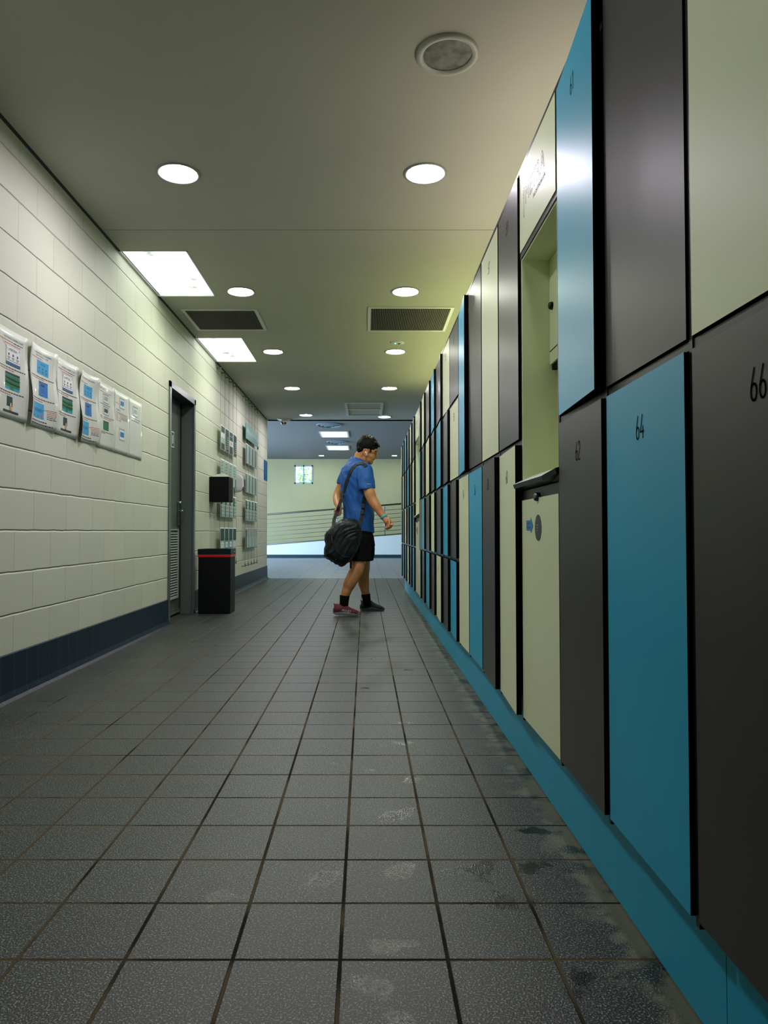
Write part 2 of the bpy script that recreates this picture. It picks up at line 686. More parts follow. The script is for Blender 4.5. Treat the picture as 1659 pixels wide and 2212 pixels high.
DY0, DY1, DZ = 6.24, 7.148, 2.09
bm = newbm()
box(bm, XL - .22, XL, YB, DY0, 0, H1)
box(bm, XL - .22, XL, DY1, YE, 0, H1)
box(bm, XL - .22, XL, DY0, DY1, DZ, H1)
struct('wall_left', bm, M_BLOCK)
bm = newbm()
box(bm, -7.2, XL - .22, YE - .2, YE, 0, H2)
struct('wall_hall_left', bm, M_BLOCKX)
bm = newbm()
box(bm, XR, XR + .2, YB, YF + .2, 0, H2 + .1)
struct('wall_right', bm, M_BACK)
bm = newbm()
box(bm, XL - .2, XR, YB - .2, YB, 0, H1)
struct('wall_near', bm, M_BACK)
# hall side wall with its big window opening
bm = newbm()
box(bm, -7.2, -7.0, YE, 13.8, 0, H2)
box(bm, -7.2, -7.0, 21.4, YF + .2, 0, H2)
box(bm, -7.2, -7.0, 13.8, 21.4, 0, .3)
box(bm, -7.2, -7.0, 13.8, 21.4, 2.8, H2)
struct('wall_hall_side', bm, M_BACK)

# ceiling with openings for the two rooflights, the seam between its sheets and a shadow gap along the wall
SK = [(4.90, 5.86), (7.12, 8.14)]
SX0, SX1 = -1.695, -1.222
SEAM = 4.56
bm = newbm()


def ceil_piece(x0, x1, y0, y1):
    if x1 - x0 > 1e-4 and y1 - y0 > 1e-4:
        box(bm, x0, x1, y0, y1, H1, H1 + .12)


gap = .022
ys = [YB - .2, SEAM - .0025]
ceil_piece(XL + gap, XR, YB - .2, SEAM - .003)
for (y0, y1) in [(SEAM + .003, SK[0][0]), (SK[0][1], SK[1][0]), (SK[1][1], YE)]:
    ceil_piece(XL + gap, XR, y0, y1)
for (y0, y1) in SK:
    ceil_piece(SX1, XR, y0, y1)
box(bm, XL - .2, XR, YB, YE - .14, H1 + .12, H1 + .14)
box(bm, -7.2, XR, YE - .14, YE, H1 + .0, H2 + .02)
struct('ceiling', bm, M_CEIL)
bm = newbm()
box(bm, XL - .01, XL + gap, YB, YE - .15, H1 + .004, H1 + .02)  # dark strip closing the wall gap, its colour stands for the shade inside
struct('gap_shade', bm, M_SHADOWGAP)
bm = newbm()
box(bm, XL + gap, XR, SEAM - .0028, SEAM + .0028, H1 + .0015, H1 + .02)  # dark fill in the seam, shade put into its colour
struct('seam_shade', bm, M_SHADOWGAP)
bm = newbm()
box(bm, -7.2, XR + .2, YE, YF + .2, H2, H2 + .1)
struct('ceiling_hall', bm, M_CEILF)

# far wall with its window opening
WX0, WX1, WZ0, WZ1 = -2.36, -1.74, 2.40, 3.02
bm = newbm()
box(bm, -7.2, WX0, YF, YF + .2, 0, H2)
box(bm, WX1, XR, YF, YF + .2, 0, H2)
box(bm, WX0, WX1, YF, YF + .2, 0, WZ0)
box(bm, WX0, WX1, YF, YF + .2, WZ1, H2)
struct('wall_far', bm, M_BACK)

M_ALU = mat('grey_aluminium', (0.42, 0.46, 0.48, 1), 0.35, metal=0.6)
glass = mat('window_glass', (0.9, 0.95, 0.95, 1), 0.02)
glass.node_tree.nodes['Principled BSDF'].inputs['Transmission Weight'].default_value = 1.0
glass.node_tree.nodes['Principled BSDF'].inputs['IOR'].default_value = 1.05
w1 = thing('window_1', 'small two-pane grey framed window high on the far wall', 'window', ((WX0 + WX1) / 2, YF + .1, WZ0))
w1['kind'] = 'structure'
bm = newbm()
for (a, b_, c, d) in ((WX0, WX1, WZ0, WZ0 + .045), (WX0, WX1, WZ1 - .045, WZ1), (WX0, WX0 + .045, WZ0, WZ1), (WX1 - .045, WX1, WZ0, WZ1),
                      ((WX0 + WX1) / 2 - .02, (WX0 + WX1) / 2 + .02, WZ0, WZ1)):
    box(bm, a, b_, YF - .01, YF + .06, c, d)
obj('window_frame', bm, M_ALU, w1)
bm = newbm()
box(bm, WX0 + .04, WX1 - .04, YF + .02, YF + .026, WZ0 + .04, WZ1 - .04)
obj('window_pane', bm, glass, w1)

w2 = thing('window_2', 'large bright side window of the far hall', 'window', (-7.1, 17.6, .3))
w2['kind'] = 'structure'
bm = newbm()
for y in (13.8, 15.7, 17.58, 19.46, 21.36):
    box(bm, -7.14, -7.06, y, y + .05, .3, 2.8)
box(bm, -7.14, -7.06, 13.8, 21.4, .3, .36)
box(bm, -7.14, -7.06, 13.8, 21.4, 2.74, 2.8)
obj('window_frame', bm, M_ALU, w2)

# skirting tiles
bm = newbm()
for (a, b_) in ((YB, DY0), (DY1, YE)):
    loft(bm, [[(XL + .0005 - .004, y, 0), (XL + .035, y, 0), (XL + .022, y, .012), (XL + .012, y, .04), (XL + .009, y, .216), (XL - .004, y, .222)]
              for y in (a + (0.0 if a < 0 else .001), b_ - .001)], smooth=False)
struct('baseboard_left', bm, M_SKIRT)

# ---------------------------------------------------------------- rooflights
def soft_emit(name, strength, color, dirty=False):
    m, nt, b = nodes_of(name)
    b.inputs['Base Color'].default_value = (0.8, 0.8, 0.8, 1)
    b.inputs['Roughness'].default_value = 0.4
    b.inputs['Emission Strength'].default_value = strength
    b.inputs['Emission Color'].default_value = (*color, 1)
    if dirty:
        tc = N(nt, 'ShaderNodeTexCoord')
        n = N(nt, 'ShaderNodeTexNoise')
        n.inputs['Scale'].default_value = 7
        n.inputs['Detail'].default_value = 7
        nt.links.new(tc.outputs['Object'], n.inputs['Vector'])
        cr = N(nt, 'ShaderNodeValToRGB')
        cr.color_ramp.elements[0].position = 0.30; cr.color_ramp.elements[0].color = (color[0] * .10, color[1] * .13, color[2] * .10, 1)
        cr.color_ramp.elements[1].position = 0.46; cr.color_ramp.elements[1].color = (*color, 1)
        nt.links.new(n.outputs['Fac'], cr.inputs['Fac'])
        nt.links.new(cr.outputs['Color'], b.inputs['Emission Color'])
    return m


M_SKYL = soft_emit('rooflight_diffuser', *SKYL, dirty=True)
M_WHITEMETAL = mat('white_powder_coat', (0.62, 0.64, 0.60, 1), 0.4)
for i, (y0, y1) in enumerate(SK):
    t = thing('rooflight', ('nearer' if i == 0 else 'farther') + ' rectangular glowing rooflight in the ceiling against the block wall', 'rooflight',
              ((SX0 + SX1) / 2, (y0 + y1) / 2, H1), 'rooflights along the block wall')
    bm = newbm()
    box(bm, SX0 + .012, SX1 - .008, y0 + .01, y1 - .01, H1 + .012, H1 + .022)
    obj('diffuser', bm, M_SKYL, t)
    bm = newbm()
    for q in ((SX0 - .004, SX0 + .014, y0, y1), (SX1 - .010, SX1, y0, y1), (SX0, SX1, y0, y0 + .012), (SX0, SX1, y1 - .012, y1)):
        box(bm, *q, H1 - .002, H1 + .03)
    obj('rooflight_frame', bm, M_WHITEMETAL, t)

# ---------------------------------------------------------------- downlights
def emit_mat(name, strength, color):
    return soft_emit(name, strength, color)


EM = {'n': emit_mat('lamp_near', *DOWN_NEAR), 'o': emit_mat('lamp_over', *DOWN_OVER), 'q': emit_mat('lamp_over_left', *DOWN_OVERL), 'm': emit_mat('lamp_mid', *DOWN_MID), 'f': emit_mat('lamp_far', *DOWN_FAR)}
M_TRIM = mat('downlight_trim', (0.34, 0.34, 0.35, 1), 0.35)


def downlight(x, y, z, r, label, em, group):
    t = thing('downlight', label, 'downlight', (x, y, z), group)
    bm = newbm()
    lathe(bm, [(r, 0), (r * 1.0, -.006), (r * .93, -.008), (r * .84, -.003), (r * .80, .03)], (x, y, z), seg=40)
    obj('trim_ring', bm, M_TRIM, t)
    bm = newbm()
    lathe(bm, [(r * .805, 0.0), (r * .4, -.0008), (0.0, -.001)], (x, y, z), seg=40)
    obj('lamp_lens', bm, em, t, recalc=True)
    return t


ORD = ['nearest', 'second nearest', 'third nearest', 'fourth nearest', 'farthest']
RY = [3.83, 5.74, 7.67, 9.64, 12.05]
LY = [3.83, 5.74, 7.67, 9.64, 11.87]
LXs = [-1.005, -0.998, -0.985, -0.981, -0.978]
for i, y in enumerate(RY):
    e = EM['n'] if i == 0 else EM['m'] if i < 4 else EM['f']
    downlight(0.323, y, H1, .115, ORD[i] + ' round ceiling downlight in the row beside the lockers', e, 'corridor ceiling downlights')
for i, y in enumerate(LY):
    e = EM['n'] if i in (0, 3, 4) else EM['m']
    downlight(LXs[i], y, H1, .115, ORD[i] + ' round ceiling downlight in the row nearer the block wall', e, 'corridor ceiling downlights')
downlight(0.323, 1.92, H1, .115, 'round ceiling downlight over the camera on the locker side', EM['o'], 'corridor ceiling downlights')
downlight(-1.005, 1.92, H1, .115, 'round ceiling downlight over the camera on the block wall side', EM['q'], 'corridor ceiling downlights')
downlight(-1.39, 22.9, H2, .10, 'left small round downlight in the far ceiling by the back wall', EM['f'], 'far hall downlights')
downlight(.93, 22.9, H2, .10, 'right small round downlight in the far ceiling by the back wall', EM['f'], 'far hall downlights')

# ceiling speaker
t = thing('ceiling_speaker', 'round grey ceiling speaker with a pale rim, nearest the camera', 'speaker', (0.332, 2.86, H1))
bm = newbm()
lathe(bm, [(.125, 0), (.125, -.010), (.118, -.016), (.104, -.014), (.098, -.006)], (0.332, 2.86, H1), seg=48)
obj('speaker_rim', bm, mat('speaker_rim', (.50, .52, .46, 1), .45), t)
bm = newbm()
lathe(bm, [(.0985, -.004), (.05, -.008), (0, -.009)], (0.332, 2.86, H1), seg=48)
obj('speaker_grille', bm, mat('speaker_grille', (.20, .21, .18, 1), .6, var=.5, vscale=22, bump=.3, bscale=500), t, recalc=True)

# exit / emergency lamp with a green led
t = thing('emergency_light', 'tiny round emergency light with a green dot between downlights', 'emergency light', (0.325, 7.30, H1))
bm = newbm()
lathe(bm, [(.073, 0), (.071, -.008), (.05, -.012), (0, -.012)], (0.325, 7.30, H1), seg=32)
obj('emergency_light_plate', bm, M_WHITEMETAL, t, recalc=True)
bm = newbm()
ellipsoid(bm, (0.305, 7.29, H1 - .013), (.006, .006, .004), seg=10)
obj('green_indicator', bm, mat('green_led', (0, .5, .3, 1), .4, emit=(.1, 1, .55), estr=6), t)
bm = newbm()
lathe(bm, [(.014, 0), (.012, -.006), (0, -.007)], (0.345, 7.30, H1 - .012), seg=16)
obj('emergency_lens', bm, mat('dark_lens', (.03, .04, .04, 1), .2), t, recalc=True)

# return-air grilles
M_GRI = mat('grille_brown', (0.075, 0.067, 0.048, 1), 0.6)
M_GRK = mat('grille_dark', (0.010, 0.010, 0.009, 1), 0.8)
for (x0, x1, y0, y1, lab) in ((-1.568, -0.965, 6.22, 6.81, 'dark rectangular air grille in the ceiling near the block wall'),
                              (0.05, 0.737, 6.16, 6.84, 'dark rectangular air grille in the ceiling near the lockers')):
    t = thing('air_grille', lab, 'air grille', ((x0 + x1) / 2, (y0 + y1) / 2, H1), 'ceiling air grilles')
    bm = newbm()
    w = .028
    for q in ((x0 - w, x0, y0 - w, y1 + w), (x1, x1 + w, y0 - w, y1 + w), (x0, x1, y0 - w, y0), (x0, x1, y1, y1 + w)):
        box(bm, *q, H1 - .008, H1 + .001)
    obj('grille_frame', bm, M_WHITEMETAL, t)
    bm = newbm()
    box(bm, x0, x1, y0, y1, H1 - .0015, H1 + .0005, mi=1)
    n = 44
    for k in range(n):
        xa = x0 + (x1 - x0) * (k + .25) / n
        box(bm, xa, xa + (x1 - x0) / n * .5, y0, y1, H1 - .006, H1 - .0015)
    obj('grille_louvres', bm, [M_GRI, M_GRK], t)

# access panel
t = thing('access_panel', 'pale two-bay ceiling access panel before the far hall', 'access panel', (-.015, 11.27, H1))
bm = newbm()
x0, x1, y0, y1 = -.31, .275, 10.68, 11.87
for q in ((x0, x0 + .04, y0, y1), (x1 - .04, x1, y0, y1), (x0 + .04, x1 - .04, y0, y0 + .07), (x0 + .04, x1 - .04, y1 - .05, y1),
          (x0 + .04, x1 - .04, 11.22, 11.30)):
    box(bm, *q, H1 - .014, H1 + .001)
obj('panel_frame', bm, M_WHITEMETAL, t)
bm = newbm()
box(bm, x0 + .04, x1 - .04, y0 + .07, y1 - .05, H1 - .003, H1 + .001)
obj('panel_board', bm, M_CEIL, t)

# dome camera
t = thing('security_camera', 'small white dome security camera at the ceiling step', 'camera', (-1.385, 12.3, H1))
bm = newbm()
lathe(bm, [(.115, .0), (.115, -.012), (.05, -.016), (.062, -.03), (.062, -.06)], (-1.385, 12.3, H1), seg=28)
obj('camera_housing', bm, M_WHITEMETAL, t, recalc=True)
bm = newbm()
ellipsoid(bm, (-1.385, 12.3, H1 - .06), (.058, .058, .05), seg=20)
obj('camera_dome', bm, mat('camera_dome', (.45, .46, .45, 1), .2), t)
bm = newbm()
for dx in (-.025, .025):
    ellipsoid(bm, (-1.385 + dx, 12.245, H1 - .075), (.019, .012, .02), seg=12)
obj('camera_lens', bm, mat('camera_lens', (.008, .008, .01, 1), .15), t)

# far ceiling diffusers and light panels
M_DIFF = mat('diffuser_metal', (.22, .27, .30, 1), .5)
for (x, y, lab) in ((-.81, 16.25, 'nearer round air diffuser in the far blue ceiling'), (-.745, 19.35, 'farther round air diffuser in the far blue ceiling')):
    t = thing('air_diffuser', lab, 'air diffuser', (x, y, H2), 'far hall air diffusers')
    bm = newbm()
    for k, r in enumerate((.30, .22, .14)):
        lathe(bm, [(r, -.005 - .014 * k), (r - .05, -.035 - .016 * k), (r - .055, -.02 - .016 * k), (r - .02, -.0 - .014 * k)], (x, y, H2), seg=36)
    obj('diffuser_cones', bm, M_DIFF, t, recalc=True)
    bm = newbm()
    lathe(bm, [(.29, -.002), (0, -.003)], (x, y, H2), seg=36)
    obj('diffuser_throat', bm, M_GRK, t, recalc=True)
M_LP = soft_emit('light_panel_lens', *PANEL)
for (x0, x1, y0, y1, lab) in ((-1.08, -.45, 17.38, 18.33, 'nearer bright rectangular light panel in the far ceiling'),
                              (-1.07, -.50, 20.3, 21.2, 'farther bright rectangular light panel in the far ceiling')):
    t = thing('light_panel', lab, 'light panel', ((x0 + x1) / 2, (y0 + y1) / 2, H2), 'far hall light panels')
    bm = newbm()
    w = .045
    for q in ((x0 - w, x0, y0 - w, y1 + w), (x1, x1 + w, y0 - w, y1 + w), (x0, x1, y0 - w, y0), (x0, x1, y1, y1 + w)):
        box(bm, *q, H2 - .015, H2 + .001)
    obj('panel_frame', bm, M_WHITEMETAL, t)
    bm = newbm()
    box(bm, x0, x1, y0, y1, H2 - .006, H2 + .001)
    obj('panel_lens', bm, M_LP, t)

# ---------------------------------------------------------------- ramp, its wall and railing
RY0 = 22.3
SL = (0.714 - 0.385) / (1.115 + 3.0)


def rz(x):
    return 0.385 + (x + 3.0) * SL


bm = newbm()
xs = (-4.8, 2.6)
loft(bm, [[(x, RY0, 0), (x, RY0 + .15, 0), (x, RY0 + .15, rz(x)), (x, RY0, rz(x))] for x in xs], smooth=False)
struct('wall_ramp', bm, M_RAMPW)
bm = newbm()
loft(bm, [[(x, RY0 + .15, 0), (x, YF, 0), (x, YF, rz(x) - .15), (x, RY0 + .15, rz(x) - .15)] for x in xs], smooth=False)
struct('floor_ramp', bm, M_SKIRTX)
bm = newbm()
box(bm, -4.8, 2.6, RY0 - .02, RY0, 0, .10)
struct('baseboard_ramp', bm, M_SKIRTX)

rail = thing('handrail', 'sloping ramp railing with brown top rail and thin steel wires', 'railing', (0, RY0 + .07, rz(0)))
bm = newbm()
tube(bm, [(x, RY0 + .02, rz(x) + .955) for x in xs], .026, 12)
obj('top_rail', bm, mat('rail_brown', (.055, .042, .035, 1), .3), rail)
M_WIRE = mat('rail_wire', (.10, .11, .11, 1), .35, metal=.5)
for k in range(7):
    bm = newbm()
    tube(bm, [(x, RY0 + .05, rz(x) + .03 + k * .128) for x in xs], .0075 if k else .016, 8)
    obj('bottom_rail' if k == 0 else 'rail_wire', bm, M_WIRE, rail)
for x in (-4.4, -.86, .60, 2.4):
    bm = newbm()
    tube(bm, [(x, RY0 + .085, rz(x) - .05), (x, RY0 + .085, rz(x) + .86)], .022, 12)
    tube(bm, [(x, RY0 + .085, rz(x) + .86), (x, RY0 + .05, rz(x) + .93)], [.022, .012], 10)
    obj('rail_post', bm, mat('rail_post_steel', (.30, .33, .32, 1), .35, metal=.4), rail)

# tree outside the far window
t = thing('tree', 'green leafy tree seen through the small far window', 'tree', (-2.4, 27.2, -.5))
bm = newbm()
tube(bm, [(-2.4, 27.2, -.5), (-2.45, 27.2, 1.5), (-2.3, 27.2, 3.0)], [.12, .09, .04], 8)
obj('trunk', bm, mat('bark', (.10, .07, .05, 1), .8), t)
bm = newbm()
rng = random.Random(3)
for k in range(1500):
    c = Vector((rng.gauss(-2.3, .55), rng.gauss(27.0, .4), rng.gauss(2.75, .42)))
    a = Vector((rng.uniform(-1, 1), rng.uniform(-1, 1), rng.uniform(-1, 1))).normalized()
    u, w = frame_of(a)
    s = rng.uniform(.03, .06)
    f = bm.faces.new([bm.verts.new(c + q) for q in (u * s, w * s * .5, -u * s, -w * s * .5)])
    f.material_index = rng.choice((0, 0, 1))
lf1 = mat('leaf_green', (.10, .55, .30, 1), .5)
lf2 = mat('leaf_yellow', (.60, .80, .15, 1), .5)
obj('foliage', bm, [lf1, lf2], t)

# ---------------------------------------------------------------- door in the left wall
M_DOOR = mat('door_paint', (0.085, 0.105, 0.085, 1), 0.38, var=.06, vscale=3)
M_DOORF = mat('door_frame_paint', (0.10, 0.125, 0.115, 1), 0.32)
M_CHROME = mat('satin_chrome', (.65, .68, .68, 1), .22, metal=1)
dr = thing('door_1', 'dark grey-green service door set back in the block wall', 'door', (-1.80, 6.7, 0))
dr['kind'] = 'structure'
XD = -1.825
bm = newbm()
for (ya, yb) in ((DY0 - .022, DY0 + .03), (DY1 - .03, DY1 + .022)):
    box(bm, XL - .0, XL + .012, ya, yb, 0, DZ + .02)
box(bm, XL, XL + .012, DY0 - .022, DY1 + .022, DZ - .03, DZ + .022)
box(bm, XD - .05, XL, DY0, DY0 + .012, 0, DZ)
box(bm, XD - .05, XL, DY1 - .012, DY1, 0, DZ)
box(bm, XD - .05, XL, DY0 + .012, DY1 - .012, DZ - .012, DZ)
obj('door_frame', bm, M_DOORF, dr)
bm = newbm()
box(bm, XD - .045, XD, DY0 + .016, DY1 - .05, .012, DZ - .02)
obj('door_leaf', bm, M_DOOR, dr)
bm = newbm()
box(bm, XD - .045, XD + .004, DY1 - .042, DY1 - .014, 0.0, DZ - .02)
obj('door_stop', bm, M_GRK, dr)
bm = newbm()
ly0, ly1 = 6.34, 6.985
for k in range(26):
    z = .185 + k * .0242
    loft(bm, [[(XD - .002, y, z), (XD + .014, y, z - .009), (XD + .016, y, z - .005), (XD - .002, y, z + .007)] for y in (ly0, ly1)], smooth=False)
for q in ((ly0 - .02, ly0, .165, .825), (ly1, ly1 + .02, .165, .825)):
    box(bm, XD, XD + .018, q[0], q[1], q[2], q[3])
box(bm, XD, XD + .018, ly0, ly1, .165, .175)
box(bm, XD, XD + .018, ly0, ly1, .815, .825)
obj('door_louvre', bm, mat('louvre_metal', (.36, .40, .38, 1), .4), dr)
bm = newbm()
box(bm, XD, XD + .012, 6.955 + .04, 7.075, .86, 1.10, bev=.004)
obj('lock_plate', bm, mat('lock_plate', (.12, .14, .13, 1), .3, metal=.7), dr)
bm = newbm()
tube(bm, [(XD, 7.045, 1.005), (XD + .06, 7.045, 1.005)], .010, 12)
tube(bm, [(XD + .055, 7.05, 1.005), (XD + .058, 6.93, 1.0)], [.010, .008], 12)
tube(bm, [(XD, 7.045, 1.085), (XD + .03, 7.045, 1.085)], .014, 14)
obj('door_handle', bm, M_CHROME, dr)
bm = newbm()
box(bm, XD, XD + .003, 6.765, 6.865, 1.60, 1.75, mi=0)
box(bm, XD + .003, XD + .0035, 6.775, 6.855, 1.61, 1.74, mi=1)
box(bm, XD + .0035, XD + .004, 6.80, 6.83, 1.635, 1.715, mi=0)
obj('door_sign', bm, [mat('sign_white', (.75, .78, .74, 1), .4), mat('sign_teal', (.03, .10, .09, 1), .4)], dr)
bm = newbm()
box(bm, XD, XD + .01, DY0 + .02, DY1 - .06, .02, .045)
box(bm, XD, XD + .006, DY0 + .02, DY1 - .06, .055, .062)
obj('door_sweep', bm, mat('sweep_alu', (.30, .33, .31, 1), .35, metal=.6), dr)
bm = newbm()
box(bm, XD - .2, XD - .06, DY0, DY1, 0, DZ)
struct('wall_behind_door', bm, M_GRK)

# ---------------------------------------------------------------- laminated notices on the left wall
PAPER = mat('laminated_paper', (.60, .63, .56, 1), .38, coat=.12, bump=.1, bscale=9, spec=.3)
INK = {
    'b': mat('ink_black', (.02, .025, .03, 1), .5, spec=.25), 'r': mat('ink_red', (.50, .12, .08, 1), .5, spec=.25),
    'n': mat('ink_navy', (.02, .10, .22, 1), .5, spec=.25), 'u': mat('ink_blue', (.02, .18, .50, 1), .5, spec=.25),
    'c': mat('ink_cyan', (.03, .33, .62, 1), .5, spec=.25), 'g': mat('ink_green', (.005, .16, .05, 1), .5, spec=.25),
    'e': mat('ink_grey', (.33, .36, .34, 1), .5, spec=.25), 't': mat('ink_teal', (.02, .30, .42, 1), .5, spec=.25),
    'o': mat('ink_orange', (.65, .28, .08, 1), .5, spec=.25), 'w': mat('ink_white', (.75, .78, .78, 1), .5, spec=.25),
    'd': mat('ink_darkgreen', (.005, .055, .045, 1), .5, spec=.25), 'p': mat('ink_palegreen', (.35, .50, .45, 1), .5, spec=.25),
}
IK = list(INK)
PM = [PAPER] + [INK[k] for k in IK]


def ik(c):
    return 0 if c == '.' else 1 + IK.index(c)


def printed(name, x, y0, y1, z0, z1, items, curl=0.0, parent=None, base='.', thick=.0012, phase=0.0):
    """printed sheet facing +X; items use u (0..1 along the wall) and v (0..1 upwards)"""
    Wd, Hh = y1 - y0, z1 - z0

    def cx(u, v):
        return x + curl * (0.35 + 0.65 * math.sin(math.pi * (v * 1.1 + .1 + phase)) ** 2) * (abs(2 * u - 1) ** 2.2) + .002

    def pl(layer):
        return lambda u, v: (cx(u, v) + .0006 * layer, y0 + u * Wd, z0 + v * Hh)
    bm = newbm()

    def sheet(u0, v0, u1, v1, layer, mi, nu=6, nv=10):
        pf = pl(layer)
        g = [[bm.verts.new(pf(u0 + (u1 - u0) * i / nu, v0 + (v1 - v0) * j / nv)) for i in range(nu + 1)] for j in range(nv + 1)]
        for j in range(nv):
            for i in range(nu):
                f = bm.faces.new((g[j][i], g[j][i + 1], g[j + 1][i + 1], g[j + 1][i]))
                f.material_index = mi
                f.smooth = True
        return g
    g = sheet(0, 0, 1, 1, 0, ik(base), 10, 14)
    # thickness: back sheet and edges
    gb = [[bm.verts.new(Vector(q.co) - Vector((thick, 0, 0))) for q in row] for row in g]
    nv_, nu_ = len(g) - 1, len(g[0]) - 1
    for j in range(nv_):
        for i in range(nu_):
            bm.faces.new((gb[j][i], gb[j + 1][i], gb[j + 1][i + 1], gb[j][i + 1]))
        bm.faces.new((g[j][0], g[j + 1][0], gb[j + 1][0], gb[j][0]))
        bm.faces.new((g[j][nu_], gb[j][nu_], gb[j + 1][nu_], g[j + 1][nu_]))
    for i in range(nu_):
        bm.faces.new((g[0][i], gb[0][i], gb[0][i + 1], g[0][i + 1]))
        bm.faces.new((g[nv_][i], g[nv_][i + 1], gb[nv_][i + 1], gb[nv_][i]))
    asp = Wd / Hh
    for it in items:
        k = it[0]
        if k == 'R':
            _, u0, v0, u1, v1, c, layer = it
            sheet(u0, v0, u1, v1, layer, ik(c), 3, 4)
        elif k == 'T':      # text: u centre, v base, height(v), string, width(u), colour
            _, uc, v, h, s, w, c, layer = it
            pf = pl(layer)
            put_text(bm, s, 1.0, lambda a, b_, pf=pf, h=h, uc=uc, v=v, w=w: pf(uc + a, v + b_ * h * 1.35), ik(c), width=w, center=True)
        elif k == 'L':      # line
            _, pts, w, c, layer = it
            pf = pl(layer)
            ribbon(bm, [(a, b_ / asp) for a, b_ in pts], w, lambda a, b_, pf=pf: pf(a, b_ * asp), ik(c))
    return obj(name, bm, PM, parent)


def squiggle(u0, u1, v, h, c, layer=1, n=14, seed=0):
    """small print too fine to read: short word-length dashes"""
    r = random.Random(seed)
    out = []
    u = u0
    while u < u1 - .015:
        w = min(r.uniform(.03, .09), u1 - u)
        out.append(('R', u, v, u + w, v + h, c, layer))
        u += w + .014
    return out


def screen_white(u0, v0, u1, v1):
    du, dv = u1 - u0, v1 - v0
    L = [('R', u0, v0, u1, v1, 'e', 1), ('R', u0 + .01, v0 + .005, u1 - .01, v1 - .005, 'w', 2),
         ('T', u0 + du * .5, v0 + dv * .76, dv * .13, 'METRA', du * .55, 'b', 3),
         ('R', u0 + .01, v0 + .005, u1 - .01, v0 + dv * .17, 'n', 3)]
    for k in range(3):
        uu = u0 + du * (.2 + .3 * k)
        L.append(('R', uu - .02, v0 + dv * .50, uu + .02, v0 + dv * .62, 'g' if k == 0 else 'b', 3))
        L.append(('R', uu - .045, v0 + dv * .40, uu + .045, v0 + dv * .43, 'b', 3))
        L.append(('R', uu - .03, v0 + dv * .33, uu + .03, v0 + dv * .36, 'b', 3))
    L.append(('R', u0 + du * .05, v0 + dv * .25, u1 - du * .05, v0 + dv * .27, 'b', 3))
    L.append(('R', u1 - .05, v1 - dv * .15, u1 - .03, v1 - dv * .07, 'r', 3))
    return L


def screen_green(u0, v0, u1, v1):
    du, dv = u1 - u0, v1 - v0
    L = [('R', u0, v0, u1, v1, 't', 1), ('R', u0, v1 - dv * .13, u1, v1, 'b', 2), ('R', u0, v0 + dv * .18, u1, v1 - dv * .18, 'g', 2),
         ('R', u0 + du * .38, v0, u0 + du * .60, v0 + dv * .2, 'g', 2)]
    for k in range(2):
        L.append(('L', [(u0, v0 + dv * (.68 - .26 * k)), (u1, v0 + dv * (.62 - .26 * k))], .016, 'd', 3))
    return L


def screen_cyan(u0, v0, u1, v1):
    du, dv = u1 - u0, v1 - v0
    L = [('R', u0, v0, u1, v1, 'c', 1), ('T', (u0 + u1) / 2, v0 + dv * .7, dv * .12, 'METRA', du * .45, 'n', 2)]
    for k in range(3):
        uu = u0 + du * (.2 + .3 * k)
        L += [('R', uu - .02, v0 + dv * .38, uu + .02, v0 + dv * .5, 'n', 2), ('R', uu - .035, v0 + dv * .22, uu + .035, v0 + dv * .25, 'b', 2),
              ('R', uu - .025, v0 + dv * .13, uu + .025, v0 + dv * .16, 'b', 2)]
    return L


def pinpad(u0, v0, u1, v1):
    du, dv = u1 - u0, v1 - v0
    L = [('R', u0, v0, u1, v1, 'u', 1), ('R', u0, v1 - dv * .06, u1, v1, 'n', 2), ('R', u0 + du * .22, v0 + dv * .68, u0 + du * .65, v0 + dv * .82, 'b', 2)]
    for a in range(3):
        for b_ in range(4):
            L.append(('R', u0 + du * (.27 + .15 * a), v0 + dv * (.26 + .09 * b_), u0 + du * (.33 + .15 * a), v0 + dv * (.30 + .09 * b_), 'n', 2))
    L.append(('R', u0 + du * .3, v0 + dv * .03, u0 + du * .42, v0 + dv * .09, 'b', 2))
    return L


def cyan_diagram(u0, v0, u1, v1):
    du, dv = u1 - u0, v1 - v0
    L = [('R', u0, v0, u1, v1, 'c', 1), ('R', u0 + du * .42, v0 + dv * .72, u0 + du * .55, v1, 'n', 2)]
    for k in range(4):
        L.append(('R', u0 + du * .08, v0 + dv * (.42 + .06 * k), u1 - du * .12, v0 + dv * (.44 + .06 * k), 'n', 2))
    for k in range(3):
        L.append(('R', u0 + du * (.1 + .33 * k), v0 + dv * .08, u0 + du * (.22 + .33 * k), v0 + dv * .3, 'n' if k < 2 else 'r', 2))
    return L


def phone_pic(u0, v0, u1, v1):
    return [('R', u0, v0, u1, v1, 'b', 1), ('R', u0 + .03, v0 + .02, u1 - .03, v1 - .02, 'd', 2), ('R', u1 - .09, v0 - .045, u1 - .03, v0 + .02, 'o', 3),
            ('R', u1 - .075, v0 + .01, u1 - .05, v0 + .04, 'w', 4)]


